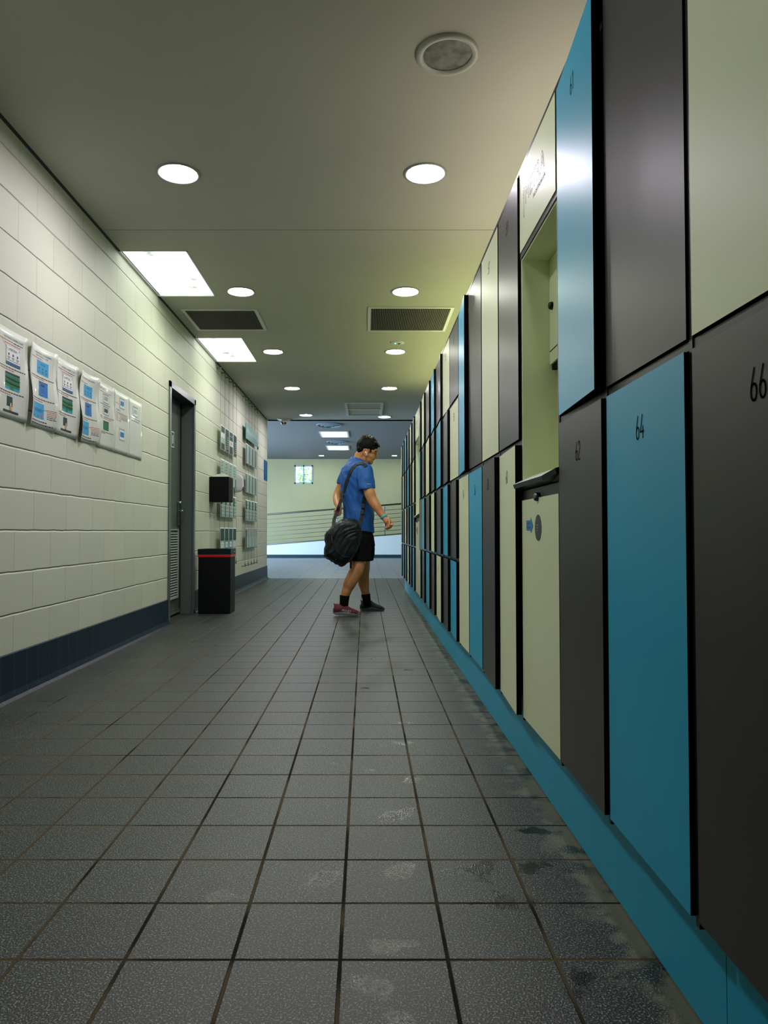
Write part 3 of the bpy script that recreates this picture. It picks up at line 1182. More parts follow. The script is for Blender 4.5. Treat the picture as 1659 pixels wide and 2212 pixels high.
def notice_a(title):
    L = [('T', .56, .895, .022, title, .60, 'n', 1)]
    L += squiggle(.12, .55, .865, .010, 'r', seed=1) + squiggle(.57, .85, .862, .010, 'b', seed=2)
    L += squiggle(.30, .78, .835, .010, 'r', seed=3)
    L += screen_white(.33, .60, .78, .82) + [('L', [(.20, .87), (.42, .76)], .006, 'r', 4)]
    L += squiggle(.06, .92, .565, .011, 'b', seed=4) + squiggle(.06, .62, .54, .011, 'r', seed=5)
    L += screen_green(.32, .33, .76, .52) + squiggle(.06, .88, .29, .011, 'b', seed=6) + squiggle(.1, .5, .265, .010, 'r', seed=16)
    L += phone_pic(.38, .14, .56, .25) + [('R', .26, .065, .74, .092, 'b', 1)]
    return L


def notice_b(t1, t2):
    L = [('T', .52, .905, .020, t1, .62, 'n', 1)]
    if t2:
        L.append(('T', .50, .872, .020, t2, .45, 'n', 1))
    L += squiggle(.10, .52, .845, .010, 'r', seed=7)
    L += screen_cyan(.32, .665, .75, .83) + squiggle(.08, .92, .62, .010, 'b', seed=8) + squiggle(.08, .60, .598, .010, 'r', seed=9)
    L += pinpad(.40, .40, .72, .58) + squiggle(.10, .90, .352, .011, 'b', seed=10) + squiggle(.10, .55, .325, .011, 'r', seed=11)
    L += cyan_diagram(.12, .12, .60, .305) + [('L', [(.56, .235), (.70, .245)], .006, 'r', 3)]
    for k in range(6):
        L += squiggle(.70, .95, .245 - k * .022, .008, 'r' if k < 4 else 'b', seed=20 + k)
    L += squiggle(.08, .70, .075, .014, 'b', seed=12) + squiggle(.08, .90, .04, .014, 'b', seed=13)
    return L


def kiosk_photo(u0, v0, u1, v1, scr):
    return [('R', u0, v0, u1, v1, 'e', 1), ('R', u0 + .02, v0 + .02, u1 - .02, v1 - .03, 'w', 2),
            ('R', u0 + .06, v0 + (v1 - v0) * .3, u1 - .05, v0 + (v1 - v0) * .72, scr, 3)]


def notice_c():
    L = [('T', .25, .90, .018, 'OPENING - 1-100', .36, 'n', 1)] + squiggle(.12, .85, .86, .008, 'r', seed=31)
    L += kiosk_photo(.36, .70, .70, .85, 'e') + squiggle(.15, .80, .675, .008, 'b', seed=32) + kiosk_photo(.36, .52, .70, .66, 'd')
    L += squiggle(.15, .95, .485, .009, 'b', seed=33) + squiggle(.15, .85, .462, .009, 'r', seed=34)
    L += [('R', .38, .29, .70, .43, 'g', 1), ('R', .38, .415, .70, .43, 'b', 2)] + squiggle(.15, .95, .255, .009, 'b', seed=35) + squiggle(.15, .5, .235, .009, 'b', seed=36)
    return L


def notice_d():
    L = kiosk_photo(.38, .74, .72, .92, 'u') + squiggle(.10, .42, .80, .008, 'r', seed=41)
    L += [('T', .28, .69, .022, 'COMMENTS', .30, 'n', 1)]
    for k in range(7):
        L += squiggle(.12, .92 if k < 5 else .5, .655 - k * .022, .008, 'r' if k in (1, 2, 5, 6) else 'b', seed=42 + k)
    L += kiosk_photo(.38, .22, .74, .42, 'u')
    return L


def notice_e():
    return kiosk_photo(.32, .72, .68, .90, 'p') + squiggle(.10, .90, .68, .009, 'b', seed=51) + squiggle(.22, .80, .64, .009, 'b', seed=52)


NB = [3.284, 3.593, 3.61, 3.917, 3.925, 4.226, 4.235, 4.530, 4.545, 4.840, 4.85, 5.148, 5.155, 5.455]
specs = [(notice_a('ALLOCATING A NUMBER LOCKER'), 'laminated locker notice with large green screen picture, leftmost on the wall', .016, 0),
         (notice_b('RE-OPENING YOUR LOCKER (NUMBERED)', 'BUTTONS 1-100'), 'curled laminated notice with tall blue keypad picture, second from the left', .030, .1),
         (notice_a('ALLOCATING A NUMBER LOCKER'), 'laminated locker notice with green screen picture between two blue notices', .022, 0),
         (notice_b('RE-OPENING YOUR LOCKER (NUMBERED)', None), 'curled laminated notice with deep blue keypad picture, fourth from the left', .036, .15),
         (notice_c(), 'laminated notice with two grey photos and a green rectangle', .016, 0),
         (notice_d(), 'laminated notice with a column of red small print between two photos', .010, 0),
         (notice_e(), 'mostly blank laminated notice with one grey photo, nearest the door', .006, 0)]
for i, (it, lab, cu, ph) in enumerate(specs):
    o = printed('notice', XL + .001, NB[2 * i], NB[2 * i + 1], 1.34, 1.765, it, curl=cu, phase=ph)
    tag(o, lab, 'notice', 'laminated notices on the block wall')

# dark blue sign at the wall's end
bm = newbm()
box(bm, XL + .001, XL + .008, 12.08, 12.46, 1.68, 2.01)
tag(obj('wall_sign', bm, mat('sign_blue', (.003, .11, .27, 1), .5, spec=.1)), 'plain dark blue sign at the far end of the block wall', 'sign')

# ---------------------------------------------------------------- cable hung displays
M_CABLE = mat('steel_cable', (.20, .21, .20, 1), .4, metal=.5)
M_BRACK = mat('bracket_steel', (.22, .23, .22, 1), .3, metal=.7)
M_ACRY = mat('clear_acrylic', (.55, .66, .62, 1), .08, coat=1.0)


def display(y0, y1, rows, header, label, low):
    t = thing('cable_display', label, 'display', (-1.66, (y0 + y1) / 2, .3), 'cable hung displays')
    XC = -1.655
    n = 4
    for k in range(n + 1):
        y = y0 + (y1 - y0) * k / n
        bm = newbm()
        tube(bm, [(XC, y, low), (XC, y, H1 - .07)], .0016, 6)
        obj('cable', bm, M_CABLE, t)
        bm = newbm()
        tube(bm, [(XL, y, H1 - .05), (XC + .015, y, H1 - .05)], .007, 8)
        tube(bm, [(XC, y, H1 - .045), (XC, y, H1 - .11)], .006, 8)
        obj('ceiling_bracket', bm, M_BRACK, t)
        bm = newbm()
        tube(bm, [(XL, y, low), (XC + .012, y, low)], .006, 8)
        tube(bm, [(XC, y, low - .005), (XC, y, low + .065)], .007, 8)
        obj('wall_bracket', bm, M_BRACK, t)
    if header:
        bm = newbm()
        hz0, hz1 = 2.095, 2.305
        box(bm, XC + .002, XC + .010, y0 - .01, y1 + .01, hz0, hz1, mi=0)
        put_text(bm, 'Happening', 1, lambda a, b_: (XC + .0108, (y0 + y1) / 2 + a, hz0 + .085 + b_ * .105), 1, width=(y1 - y0) * .92, center=True)
        obj('header_sign', bm, [mat('header_teal', (.06, .26, .21, 1), .35), INK['w']], t)
        bm = newbm()
        box(bm, XC - .004, XC + .012, y1 + .0, y1 + .03, hz0 - .03, hz0 + .02)
        obj('header_clip', bm, M_GRK, t)
    for ri, (z0, z1, kind) in enumerate(rows):
        for k in range(n):
            a = y0 + (y1 - y0) * k / n + .012
            b_ = y0 + (y1 - y0) * (k + 1) / n - .012
            rr = random.Random(ri * 10 + k + (100 if header else 0))
            if kind == 'dark':
                if k == 0:
                    it = [('R', .06, .72, .94, .97, 'd', 1), ('R', .06, .30, .94, .52, 'p', 1), ('R', .06, .04, .94, .29, 'd', 1)]
                elif k == 2:
                    it = [('R', .06, .60, .94, .97, 'd', 1), ('R', .06, .04, .94, .36, 'd', 1), ('R', .4, .42, .6, .53, 'r', 1)] + squiggle(.15, .85, .78, .02, 'w', 2, seed=3)
                else:
                    it = [('R', .06, .04, .94, .97, 'd', 1), ('R', .06, .72, .94, .93, 'b', 2), ('R', .08, .06, .30, .24, 'r', 2)]
                    for q in range(6):
                        it += squiggle(.36, .86, .62 - q * .09, .02, 'w', 2, seed=q + k)
            elif kind == 'pale':
                it = [('R', .05, .04, .95, .96, 'p', 1), ('R', .60, .04, .80, .40, 'b', 2)]
                for q in range(4):
                    it += squiggle(.12, .5, .85 - q * .12, .02, 'd', 2, seed=q + k * 3)
            elif kind == 'strip':
                it = [('R', .05, .04, .95, .96, 'p', 1), ('R', .05, .06, .26, .95, 'd', 2)]
                for q in range(6):
                    it += squiggle(.38, .88, .85 - q * .13, .015, 'e', 2, seed=q + k * 5)
            elif kind == 'mixed':
                it = [('R', .05, .05, .95, .95, 'p', 1), ('R', .05, .55, .42, .95, 'd', 2), ('R', .1, .05, .24, .5, 'b', 2)]
                for q in range(5):
                    it.append(('R', .05, .10 + q * .16, .95, .115 + q * .16, 'd', 2))
            elif kind == 'photo':
                it = [('R', .05, .50, .95, .96, 'd', 1), ('R', .05, .44, .95, .52, 'b', 2), ('R', .05, .03, .95, .43, 't' if k in (1, 2) else 'p', 1),
                      ('R', .2, .14, .8, .38, 'w', 2), ('R', .45, .22, .55, .3, 'b', 3)]
            else:  # ghost
                it = [('R', .05, .62, .95, .96, 'e', 1), ('R', .05, .03, .95, .55, 'p', 1), ('R', .1, .05, .4, .9, 'b' if k == 0 else 'p', 2)]
            printed('poster_panel', XC + .002, a, b_, z0, z1, it, parent=t, base='w' if kind == 'dark' else 'e' if kind == 'ghost' else '.')
    return t


display(8.22, 9.26, [(1.745, 2.03, 'dark'), (1.35, 1.64, 'pale'), (.97, 1.24, 'mixed'), (.58, .85, 'photo')], False,
        'nearer cable display of dark green posters behind the towel dispenser', .40)
display(9.95, 11.05, [(1.75, 2.03, 'strip'), (1.345, 1.62, 'strip'), (.95, 1.25, 'mixed'), (.57, .855, 'ghost')], True,
        'farther cable display with a teal header sign above its posters', .33)

# ---------------------------------------------------------------- paper towel and soap dispensers
M_BLACKPL = mat('black_plastic', (.003, .004, .005, 1), .55, spec=.12)
t = thing('towel_dispenser', 'black box towel dispenser with grey lid on the block wall', 'towel dispenser', (-1.62, 8.0, 1.13))
bm = newbm()
box(bm, XL, -1.485, 7.85, 8.10, 1.13, 1.402, bev=.006)
obj('dispenser_body', bm, M_BLACKPL, t)
bm = newbm()
loft(bm, [[(x, 7.855, 1.402), (x, 8.095, 1.402), (x, 8.06, 1.402 + h), (x, 7.93, 1.402 + h * .98)] for x, h in ((XL + .01, .006), (-1.625, .034), (-1.56, .042), (-1.49, .012))], smooth=False)
obj('dispenser_lid', bm, mat('dispenser_lid', (.34, .40, .36, 1), .3, coat=.6), t, recalc=True)
t = thing('soap_dispenser', 'white rounded soap dispenser on the wall between the displays', 'soap dispenser', (-1.65, 9.45, 1.3))
bm = newbm()
loft(bm, [[(XL, 9.38 - w, z), (XL + d, 9.38 - w * .8, z), (XL + d, 9.38 + w * .8, z), (XL, 9.38 + w, z)] for z, w, d in
          ((1.315, .045, .05), (1.33, .060, .09), (1.37, .066, .115), (1.50, .066, .11), (1.545, .06, .075), (1.55, .05, .05))], smooth=False)
bmesh.ops.bevel(bm, geom=list(bm.edges), offset=.008, segments=2, affect='EDGES')
obj('dispenser_shell', bm, mat('white_plastic', (.66, .66, .70, 1), .3), t, recalc=True)
bm = newbm()
box(bm, XL + .10, XL + .125, 9.35, 9.41, 1.345, 1.385, bev=.004)
obj('dispenser_button', bm, mat('dark_button', (.05, .05, .07, 1), .4), t)

# ---------------------------------------------------------------- waste bin
t = thing('waste_bin', 'tall black waste bin with a red band under its lid', 'bin', (-1.47, 7.22, 0))
bx0, bx1, by0, by1 = -1.640, -1.316, 7.075, 7.345
M_BIN = mat('bin_black', (.003, .004, .005, 1), .5, spec=.2)
bm = newbm()
box(bm, bx0 + .004, bx1 - .004, by0 + .004, by1 - .004, .0, .555, bev=.008)
obj('bin_body', bm, M_BIN, t)
bm = newbm()
box(bm, bx0, bx1, by0, by1, .552, .578, bev=.003)
obj('red_band', bm, mat('bin_red', (.55, .008, .012, 1), .4), t)
bm = newbm()
for q in ((bx0, bx1, by0, by0 + .035), (bx0, bx1, by1 - .035, by1), (bx0, bx0 + .035, by0 + .035, by1 - .035), (bx1 - .035, bx1, by0 + .035, by1 - .035)):
    box(bm, *q, .578, .632)
box(bm, bx0 + .03, bx1 - .03, by0 + .03, by1 - .03, .575, .600)
obj('bin_lid', bm, mat('bin_lid', (.006, .012, .014, 1), .4, spec=.2), t)
bm = newbm()
box(bm, bx1, bx1 + .001, 7.25, 7.29, .600, .606)
obj('bin_label', bm, INK['w'], t)
bm = newbm()
box(bm, bx1, bx1 + .001, 7.315, 7.33, .595, .625)
obj('bin_sticker', bm, INK['r'], t)

# ---------------------------------------------------------------- lockers
D = 0.50          # face plane of the doors
XP = 0.547        # plinth face
XBK = 1.02
Z0, Z1 = 0.205, 1.974
ZM = 1.090
M_CREAM = mat('locker_cream', (0.78, 0.85, 0.55, 1), 0.42, spec=.32, bump=.02, bscale=420, var=.02, vscale=3)
M_DARK = mat('locker_dark_grey', (0.046, 0.046, 0.042, 1), 0.38, spec=.32, bump=.02, bscale=420, var=.10, vscale=4)
M_BLUE = mat('locker_blue', (0.018, 0.40, 0.64, 1), 0.40, spec=.32, bump=.02, bscale=420, var=.03, vscale=3)
M_EDGE = mat('locker_edge_black', (0.002, 0.002, 0.002, 1), 0.6, spec=.1)
M_FRAME = mat('locker_frame', (0.012, 0.014, 0.014, 1), 0.35, spec=.3)
M_BEAD = mat('locker_bead', (0.20, 0.21, 0.14, 1), 0.4)
M_NUM = mat('numeral_black', (0.002, 0.002, 0.002, 1), 0.8, spec=.05)
CM = {'c': M_CREAM, 'd': M_DARK, 'b': M_BLUE}
CN = {'c': 'cream', 'd': 'dark grey', 'b': 'blue'}
GAP = .0125


def carcass(t, y0, y1, zs, niche=False):
    bm = newbm()
    box(bm, XP - .012, XBK, y0, y1, Z0 - .005, Z1 - .004)
    obj('locker_carcass', bm, M_FRAME, t)


def door(t, y0, y1, z0, z1, col, num, ajar, nz):
    """door leaf hinged at its far edge; ajar = how far its near edge stands proud"""
    g = GAP
    ya, yb = y0 + g, y1 - g * .55
    za, zb = z0 + g * .8, z1 - g * .8
    th = .018
    bm = newbm()
    box(bm, D, D + th, ya, yb, za, zb, mi=1)
    bm.faces.ensure_lookup_table()
    for f in bm.faces:
        c = f.calc_center_median()
        if c.x < D + 1e-5:
            f.material_index = 0
    if ajar:
        # near edge swings out; the frame then shows its dark return
        for v in bm.verts:
            k = (yb - v.co.y) / (yb - ya)
            v.co.x -= ajar * k
    o = obj('locker_door', bm, [CM[col], M_EDGE], t)
    if num:
        bm = newbm()
        h = .042
        yc = (ya + yb) / 2

        def pl(a, b_):
            y = yc - a
            x = D - .0006 - (ajar * (yb - y) / (yb - ya) if ajar else 0)
            return (x, y, nz - h / 2 + b_)
        put_number(bm, str(num), h, .0032, pl)
        # face the corridor
        q = obj('door_number', bm, M_NUM, None)
        q.parent = o
        q.matrix_parent_inverse = o.matrix_parent_inverse.copy() if False else Matrix()
    return o


def surround(t, y0, y1, zs):
    """dark metal frame bars around the doors and the pale bead on the near upright"""
    bm = newbm()
    w = .006
    for y in (y0,):
        box(bm, D + .004, XP, y + .0002, y + 2 * w, Z0 - .004, Z1, mi=0)
    for z in zs:
        box(bm, D + .006, XP, y0, y1, z - .007, z + .007, mi=0)
    box(bm, D + .003, XP, y0, y1, Z1 - .006, Z1 + .004, mi=0)
    obj('locker_frame', bm, M_FRAME, t)
    bm = newbm()
    box(bm, D + .012, XP, y0 + 2 * w, y0 + 2 * w + .0025, Z0, Z1 - .01)
    obj('frame_bead', bm, M_BEAD, t)


def locker_column(y0, y1, cols, nums, ajars, label):
    t = thing('locker_unit', label, 'locker', (D + .25, (y0 + y1) / 2, Z0), 'coloured locker columns')
    n = len(cols)
    if n == 2:
        zz = [Z1 - .008, ZM, Z0]
    else:
        zz = [Z1 - .008, 1.532, ZM, .648, Z0]
    carcass(t, y0, y1, zz)
    surround(t, y0, y1, zz[1:-1])
    for k in range(n):
        nz = zz[k] - (.10 if n == 2 else .085)
        door(t, y0, y1, zz[k + 1], zz[k], cols[k], nums[k], ajars[k], nz)
    return t


A = .019
NEAR = [(.715, 1.105, 'cd', (65, 66), (0, 0)), (1.105, 1.497, 'db', (63, 64), (0, .004)), (1.497, 1.866, 'bd', (61, 62), (A, .005)),
        (2.315, 2.690, 'dc', (59, 60), (.004, .016)), (2.690, 3.083, 'cd', (57, 58), (0, .016)), (3.083, 3.480, 'db', (55, 56), (0, 0)),
        (3.480, 3.853, 'bc', (53, 54), (A, 0))]
for y0, y1, c, nm, aj in NEAR:
    lab = f'two-door locker column, {CN[c[0]]} door above and {CN[c[1]]} door {nm[1]} below'
    locker_column(y0, y1, c, nm, aj, lab)
F = 780.0
edges = [3.853, F / (972.5 - 789), F / (957 - 789), F / (942.5 - 789), F / (931.3 - 789), F / (920 - 789), F / (911.5 - 789), F / (905.5 - 789)]
FARC = ['dcdb', 'cdbd', 'dbdc', 'bdcd', 'dcdb', 'cdbd', 'dbdc']
FARC = ['dcdb', 'cdbd', 'dbdc', 'bdcd', 'dcdb', 'cdbd', 'dbdc']
s = .014
AJ = [(0, 0, s, s), (0, s, s, s), (s, s, s, s), (s, s, s, s), (s, s, s, s), (s, s, s, s), (s, s, 0, s)]
ordn = ['first', 'second', 'third', 'fourth', 'fifth', 'sixth', 'seventh']
for i in range(7):
    n0 = 49 - 4 * i
    lab = f'{ordn[i]} four-door locker column past the near kiosk, {CN[FARC[i][0]]} door on top'
    locker_column(edges[i], edges[i + 1], FARC[i], (n0, n0 + 1, n0 + 2, n0 + 3), AJ[i], lab)
K2 = (F / (905.5 - 789), F / (897.5 - 789))
edg2 = [K2[1], F / (891.2 - 789), F / (885.6 - 789), F / (879.8 - 789), F / (874.6 - 789), F / (870.3 - 789), F / (866.9 - 789)]
FARC2 = ['dcdb', 'cdbd', 'dbdc', 'bdcd', 'dcdb', 'cdbd']
for i in range(6):
    n0 = 21 - 4 * i
    lab = f'{ordn[i]} four-door locker column past the far kiosk, {CN[FARC2[i][0]]} door on top'
    locker_column(edg2[i], edg2[i + 1], FARC2[i], (n0, n0 + 1, n0 + 2, n0 + 3), (s, s, s, s), lab)
YLE = edg2[-1]


def kiosk(y0, y1, label):
    t = thing('locker_kiosk', label, 'locker kiosk', (D + .25, (y0 + y1) / 2, Z0), 'locker kiosks')
    zt, zb = 1.683, .952      # niche
    w = .006
    bm = newbm()
    # carcass around the niche
    box(bm, XP, XBK, y0, y1, Z0 - .005, zb - .02)
    box(bm, XP, XBK, y0, y1, zt + .01, Z1 - .004)
    box(bm, D + .30, XBK, y0, y1, zb - .02, zt + .01)
    box(bm, D + .004, XP, y0 + .0002, y0 + 2 * w, Z0 - .004, Z1, mi=0)
    box(bm, D + .004, XP, y1 - w, y1 - .0002, zb, zt, mi=0)
    box(bm, D + .003, XP, y0, y1, Z1 - .006, Z1 + .004)
    box(bm, D + .002, XP, y0, y1, zt - .004, zt + .012)
    box(bm, D + .006, XP, y0, y1, zb - .05, zb - .022)
    obj('kiosk_frame', bm, M_FRAME, t)
    bm = newbm()
    box(bm, D + .004, D + .30, y1 - .014, y1 - w, zb - .01, zt)       # far cheek
    box(bm, D + .004, D + .30, y0 + w, y0 + .014, zb - .01, zt)       # near cheek
    box(bm, D + .290, D + .300, y0 + w, y1 - w, zb - .01, zt)         # back
    box(bm, D + .006, D + .30, y0 + w, y1 - w, zt - .010, zt - .002)  # soffit
    box(bm, D + .02, D + .30, y0 + w, y1 - w, zb - .012, zb)          # base
    obj('niche_lining', bm, M_CREAM, t)
    # screen box standing forward inside the niche
    fx = D + .092
    bm = newbm()
    box(bm, fx, D + .29, y0 + .015, y1 - .015, 1.335, zt - .012, mi=0)
    box(bm, fx + .006, D + .29, y0 + .016, y1 - .016, 1.318, 1.335, mi=1)
    box(bm, fx - .0008, fx, y0 + .016, y1 - .016, 1.375, 1.378, mi=1)
    sc = obj('screen_box', bm, [M_CREAM, M_EDGE], t)
    bm = newbm()
    box(bm, fx - .001, fx - .0004, y0 + .06, y0 + .23, 1.40, 1.62)
    q = obj('kiosk_screen', bm, mat('dark_glass', (.01, .012, .015, 1), .08), None)
    q.parent = sc
    bm = newbm()
    lathe(bm, [(0, -.012), (.009, -.012), (.012, -.006), (.013, 0)], (fx, y1 - .05, 1.515), axis='x', seg=20)
    q = obj('key_lock', bm, mat('lock_dark', (.03, .032, .032, 1), .25, metal=.7), None, recalc=True)
    q.parent = sc
    # upper fascia
    bm = newbm()
    box(bm, D, D + .018, y0 + .0085, y1 - .005, zt + .015, Z1 - .014)
    up = obj('kiosk_fascia', bm, M_CREAM, t)
    bm = newbm()
    ly = y1 - .055

    def pl(a, b_):
        return (D - .0006, ly - a, b_)
    put_text(bm, 'METRA', .078, lambda a, b_: pl(a + .03, 1.822 + b_), 0, width=.245, outline=.0016)
    put_text(bm, 'AUSTRALIA', .019, lambda a, b_: pl(a + .135, 1.792 + b_), 0, width=.145)
    key = arc(.012, 1.868, .013, .016, 0, 360, 14)
    ribbon(bm, key, .0014, pl)
    ribbon(bm, arc(.012, 1.868, .006, .008, 0, 360, 10), .0014, pl)
    ribbon(bm, [(.004, 1.853), (.004, 1.800), (.016, 1.788), (.018, 1.85)], .0014, pl)
    q = obj('engraved_logo', bm, M_NUM, None)
    q.parent = up
    # lower door
    bm = newbm()
    box(bm, D + .002, D + .018, y0 + .0085, y1 - .006, Z0 + .008, zb - .052)
    lo = obj('kiosk_door', bm, M_CREAM, t)
    k = (y1 - y0) / .449
    yc = y0 + .229 * k
    bm = newbm()
    lathe(bm, [(0, -.0012), (.038, -.0012), (.038, .0)], (D + .002, yc, .812), axis='x', seg=40, smooth=False)
    ribbon(bm, [(0, 0), (.001, .001)], .001, lambda a, b_: (D, yc - a, .812 + b_))
    q = obj('round_sticker', bm, mat('sticker_charcoal', (.035, .040, .045, 1), .4), None, recalc=True)
    q.parent = lo
    q['label'] = 'round charcoal sticker'
    bm = newbm()
    for j in range(3):
        ribbon(bm, [(-.010, .008 - j * .008), (-.010 + .016 - j * .003, .008 - j * .008)], .0016, lambda a, b_: (D - .0004, yc - a, .812 + b_))
    q = obj('sticker_print', bm, INK['w'], None)
    q.parent = lo
    bm = newbm()
    lathe(bm, [(0, -.010), (.010, -.010), (.013, -.004), (.0135, .002)], (D + .002, yc + .006, .902), axis='x', seg=20)
    q = obj('cam_lock', bm, mat('lock_chrome', (.16, .17, .17, 1), .2, metal=.9), None, recalc=True)
    q.parent = lo
    bm = newbm()
    ya = yc + .150 * 1.0

    def pa(a, b_):
        return (D + .0008, ya - a, .820 + b_)
    f = bm.faces.new([bm.verts.new(pa(*p)) for p in ((0, -.0155), (.056, -.0155), (.056, -.026), (.086, 0), (.056, .026), (.056, .0155), (0, .0155))])
    f2 = None
    for j in range(2):
        ribbon(bm, [(.006, .006 - j * .012), (.05, .006 - j * .012)], .005, lambda a, b_: (D + .0002, ya - a, .820 + b_), 1)
    q = obj('arrow_sticker', bm, [mat('arrow_blue', (.01, .25, .62, 1), .4), mat('arrow_print', (.01, .10, .36, 1), .4)], None)
    q.parent = lo
    q['label'] = 'bright blue arrow sticker'
    # ledge
    bm = newbm()
    # top slopes down towards the corridor; its near end returns to the frame
    sec = [(y1 - .0006, .474, .951), (y0 + .075, .474, .951), (y0 + .003, .492, .9655)]
    rings = [[(D + .03, y, .978), (x, y, z), (x + .004, y, z - .013), (D + .004, y, z - .013 - (.492 - x) * .1), (D + .03, y, .925)] for y, x, z in sec]
    loft(bm, rings, smooth=False)
    bm.faces.ensure_lookup_table()
    for f in bm.faces:
        f.material_index = 1 if f.calc_center_median().z > .9575 and abs(f.normal.y) < .9 and len(f.verts) == 4 else 0
    obj('kiosk_ledge', bm, [mat('ledge_dark', (.02, .024, .024, 1), .4), mat('ledge_top', (.62, .68, .60, 1), .3)], t, recalc=True)
    return t


kiosk(1.866, 2.315, 'near locker kiosk with open cream niche, projecting ledge and blue arrow sticker')
kiosk(K2[0], K2[1], 'far locker kiosk, a narrow cream niche among the four-door columns')

# end panel of the bank
bm = newbm()
box(bm, D + .01, XBK, YLE + .001, YLE + .02, Z0 - .005, Z1)
tag(obj('locker_end_panel', bm, M_FRAME), 'dark end panel closing the far end of the locker bank', 'end panel')

# plinth panels
PJ = [.715, 1.112, 4.42, 5.74, 7.13, 8.8, YLE + .02]
pl_lab = ['short blue plinth panel at the camera end of the lockers', 'long blue plinth panel under the near kiosk',
          'blue plinth panel under the nearest four-door lockers', 'blue plinth panel just before the far kiosk',
          'blue plinth panel under the far kiosk', 'farthest blue plinth panel at the end of the lockers']
for i in range(6):
    bm = newbm()
    box(bm, XP, XBK - .05, PJ[i] + .0012, PJ[i + 1] - .0012, .004, Z0 - .006)
    tag(obj('plinth_panel', bm, M_BLUE), pl_lab[i], 'plinth', 'blue plinth panels')

# ---------------------------------------------------------------- strips added on the locker tops, out of view, for the ceiling glow
def added_uplight(y0, y1, x, power, color, label):
    bm = newbm()
    box(bm, x - .03, x + .03, y0, y1, Z1, Z1 + .03)
    o = obj('added_uplight_strip', bm, M_WHITEMETAL)
    tag(o, label, 'light', 'added unseen fill strips on the locker tops')
    l = area_light('added_uplight', (x, (y0 + y1) / 2, Z1 + .036), (math.radians(180), 0, 0), .05, y1 - y0 - .02, power, color)
    l.parent = o
    return o


added_uplight(5.0, 9.4, .93, 13, (0.94, 1.0, 0.42), 'long added fill strip, unseen on the locker tops beside the farther downlights')
added_uplight(2.6, 4.8, .93, 7, (1.0, 0.88, 0.72), 'added fill strip, unseen on the locker tops beside the nearest downlight')

# ================================================================ the walking man
def remeshed(name, bm, voxel, mats, parent, smooth=3, disp=0.0, dscale=8.0, dseed=0.0, folds=None):
    me = bpy.data.meshes.new('tmp')
    bmesh.ops.recalc_face_normals(bm, faces=bm.faces)
    bm.to_mesh(me)
    bm.free()
    o = bpy.data.objects.new('tmp', me)
    COL.objects.link(o)
    r = o.modifiers.new('r', 'REMESH')
    r.mode = 'VOXEL'
    r.voxel_size = voxel
    if smooth:
        sm = o.modifiers.new('s', 'SMOOTH')
        sm.iterations = smooth
        sm.factor = 0.5
    dg = bpy.context.evaluated_depsgraph_get()
    m2 = bpy.data.meshes.new_from_object(o.evaluated_get(dg))
    bpy.data.objects.remove(o)
    bpy.data.meshes.remove(me)
    m2.name = name
    m2.materials.clear()
    for m in (mats if isinstance(mats, (list, tuple)) else [mats]):
        m2.materials.append(m)
    nrm = [v.normal.copy() for v in m2.vertices]
    if disp:
        for v, nn in zip(m2.vertices, nrm):
            c = v.co
            d = mnoise.fractal(Vector((c.x * dscale, c.y * dscale, c.z * dscale * .55 + c.x * 5 + dseed)), 0.6, 2.0, 3)
            d2 = abs(mnoise.noise(Vector((c.x * dscale * 1.3 + c.z * 6, c.y * dscale, c.z * dscale * .7 + 9 + dseed))))
            if folds:
                al = c.x * math.cos(folds) + c.z * math.sin(folds)
                ac = -c.x * math.sin(folds) + c.z * math.cos(folds)
                q_ = mnoise.noise(Vector((al * 4.0, ac * 30.0 + 1.2 * math.sin(al * 14), c.y * 6)))
                d = .55 * d + .8 * (1 - abs(q_) * 2.2)
                d2 = 0
            v.co = c + nn * disp * (d - d2 * 1.2)
    for p in m2.polygons:
        p.use_smooth = True
    q = bpy.data.objects.new(name, m2)
    COL.objects.link(q)
    q.parent = parent
    q.matrix_parent_inverse = Matrix.Translation(-Vector(abs_loc(parent)))
    return q


SKIN = mat('skin', (.56, .25, .095, 1), .42, bump=.05, bscale=90, var=.10, vscale=16)
SKIN.node_tree.nodes['Principled BSDF'].inputs['Subsurface Weight'].default_value = 0.08
SKIN.node_tree.nodes['Principled BSDF'].inputs['Subsurface Radius'].default_value = (0.01, 0.004, 0.002)
CLOTH_BLUE = mat('tshirt_blue', (.008, .10, .40, 1), .65, bump=.25, bscale=26)
CLOTH_BLK = mat('shorts_black', (.003, .003, .004, 1), .8, spec=.15, bump=.2, bscale=30)
HAIRM = mat('hair_black', (.0025, .0025, .003, 1), .5, bump=.35, bscale=120, spec=.15)
SOCK = mat('sock_black', (.003, .003, .004, 1), .9, spec=.1, bump=.3, bscale=200)

man = thing('person', 'man in blue t-shirt, black shorts and mismatched sneakers walking toward the lockers', 'person', (-.05, 7.1, 0))
TH = math.radians(24)
FW = Vector((math.cos(TH), math.sin(TH), 0))
RT = Vector((math.sin(TH), -math.cos(TH), 0))


def ring(px, py, Y, a, b_, n=28, tilt=0.0, pw=2.3):
    c = P(px, py, Y)
    out = []
    for k in range(n):
        t_ = 2 * math.pi * k / n
        ct, st_ = math.cos(t_), math.sin(t_)
        e = 2.0 / pw
        u = math.copysign(abs(ct) ** e, ct) * a
        w = math.copysign(abs(st_) ** e, st_) * b_
        out.append(c + FW * u + RT * w + Vector((0, 0, tilt * u)))
    return out


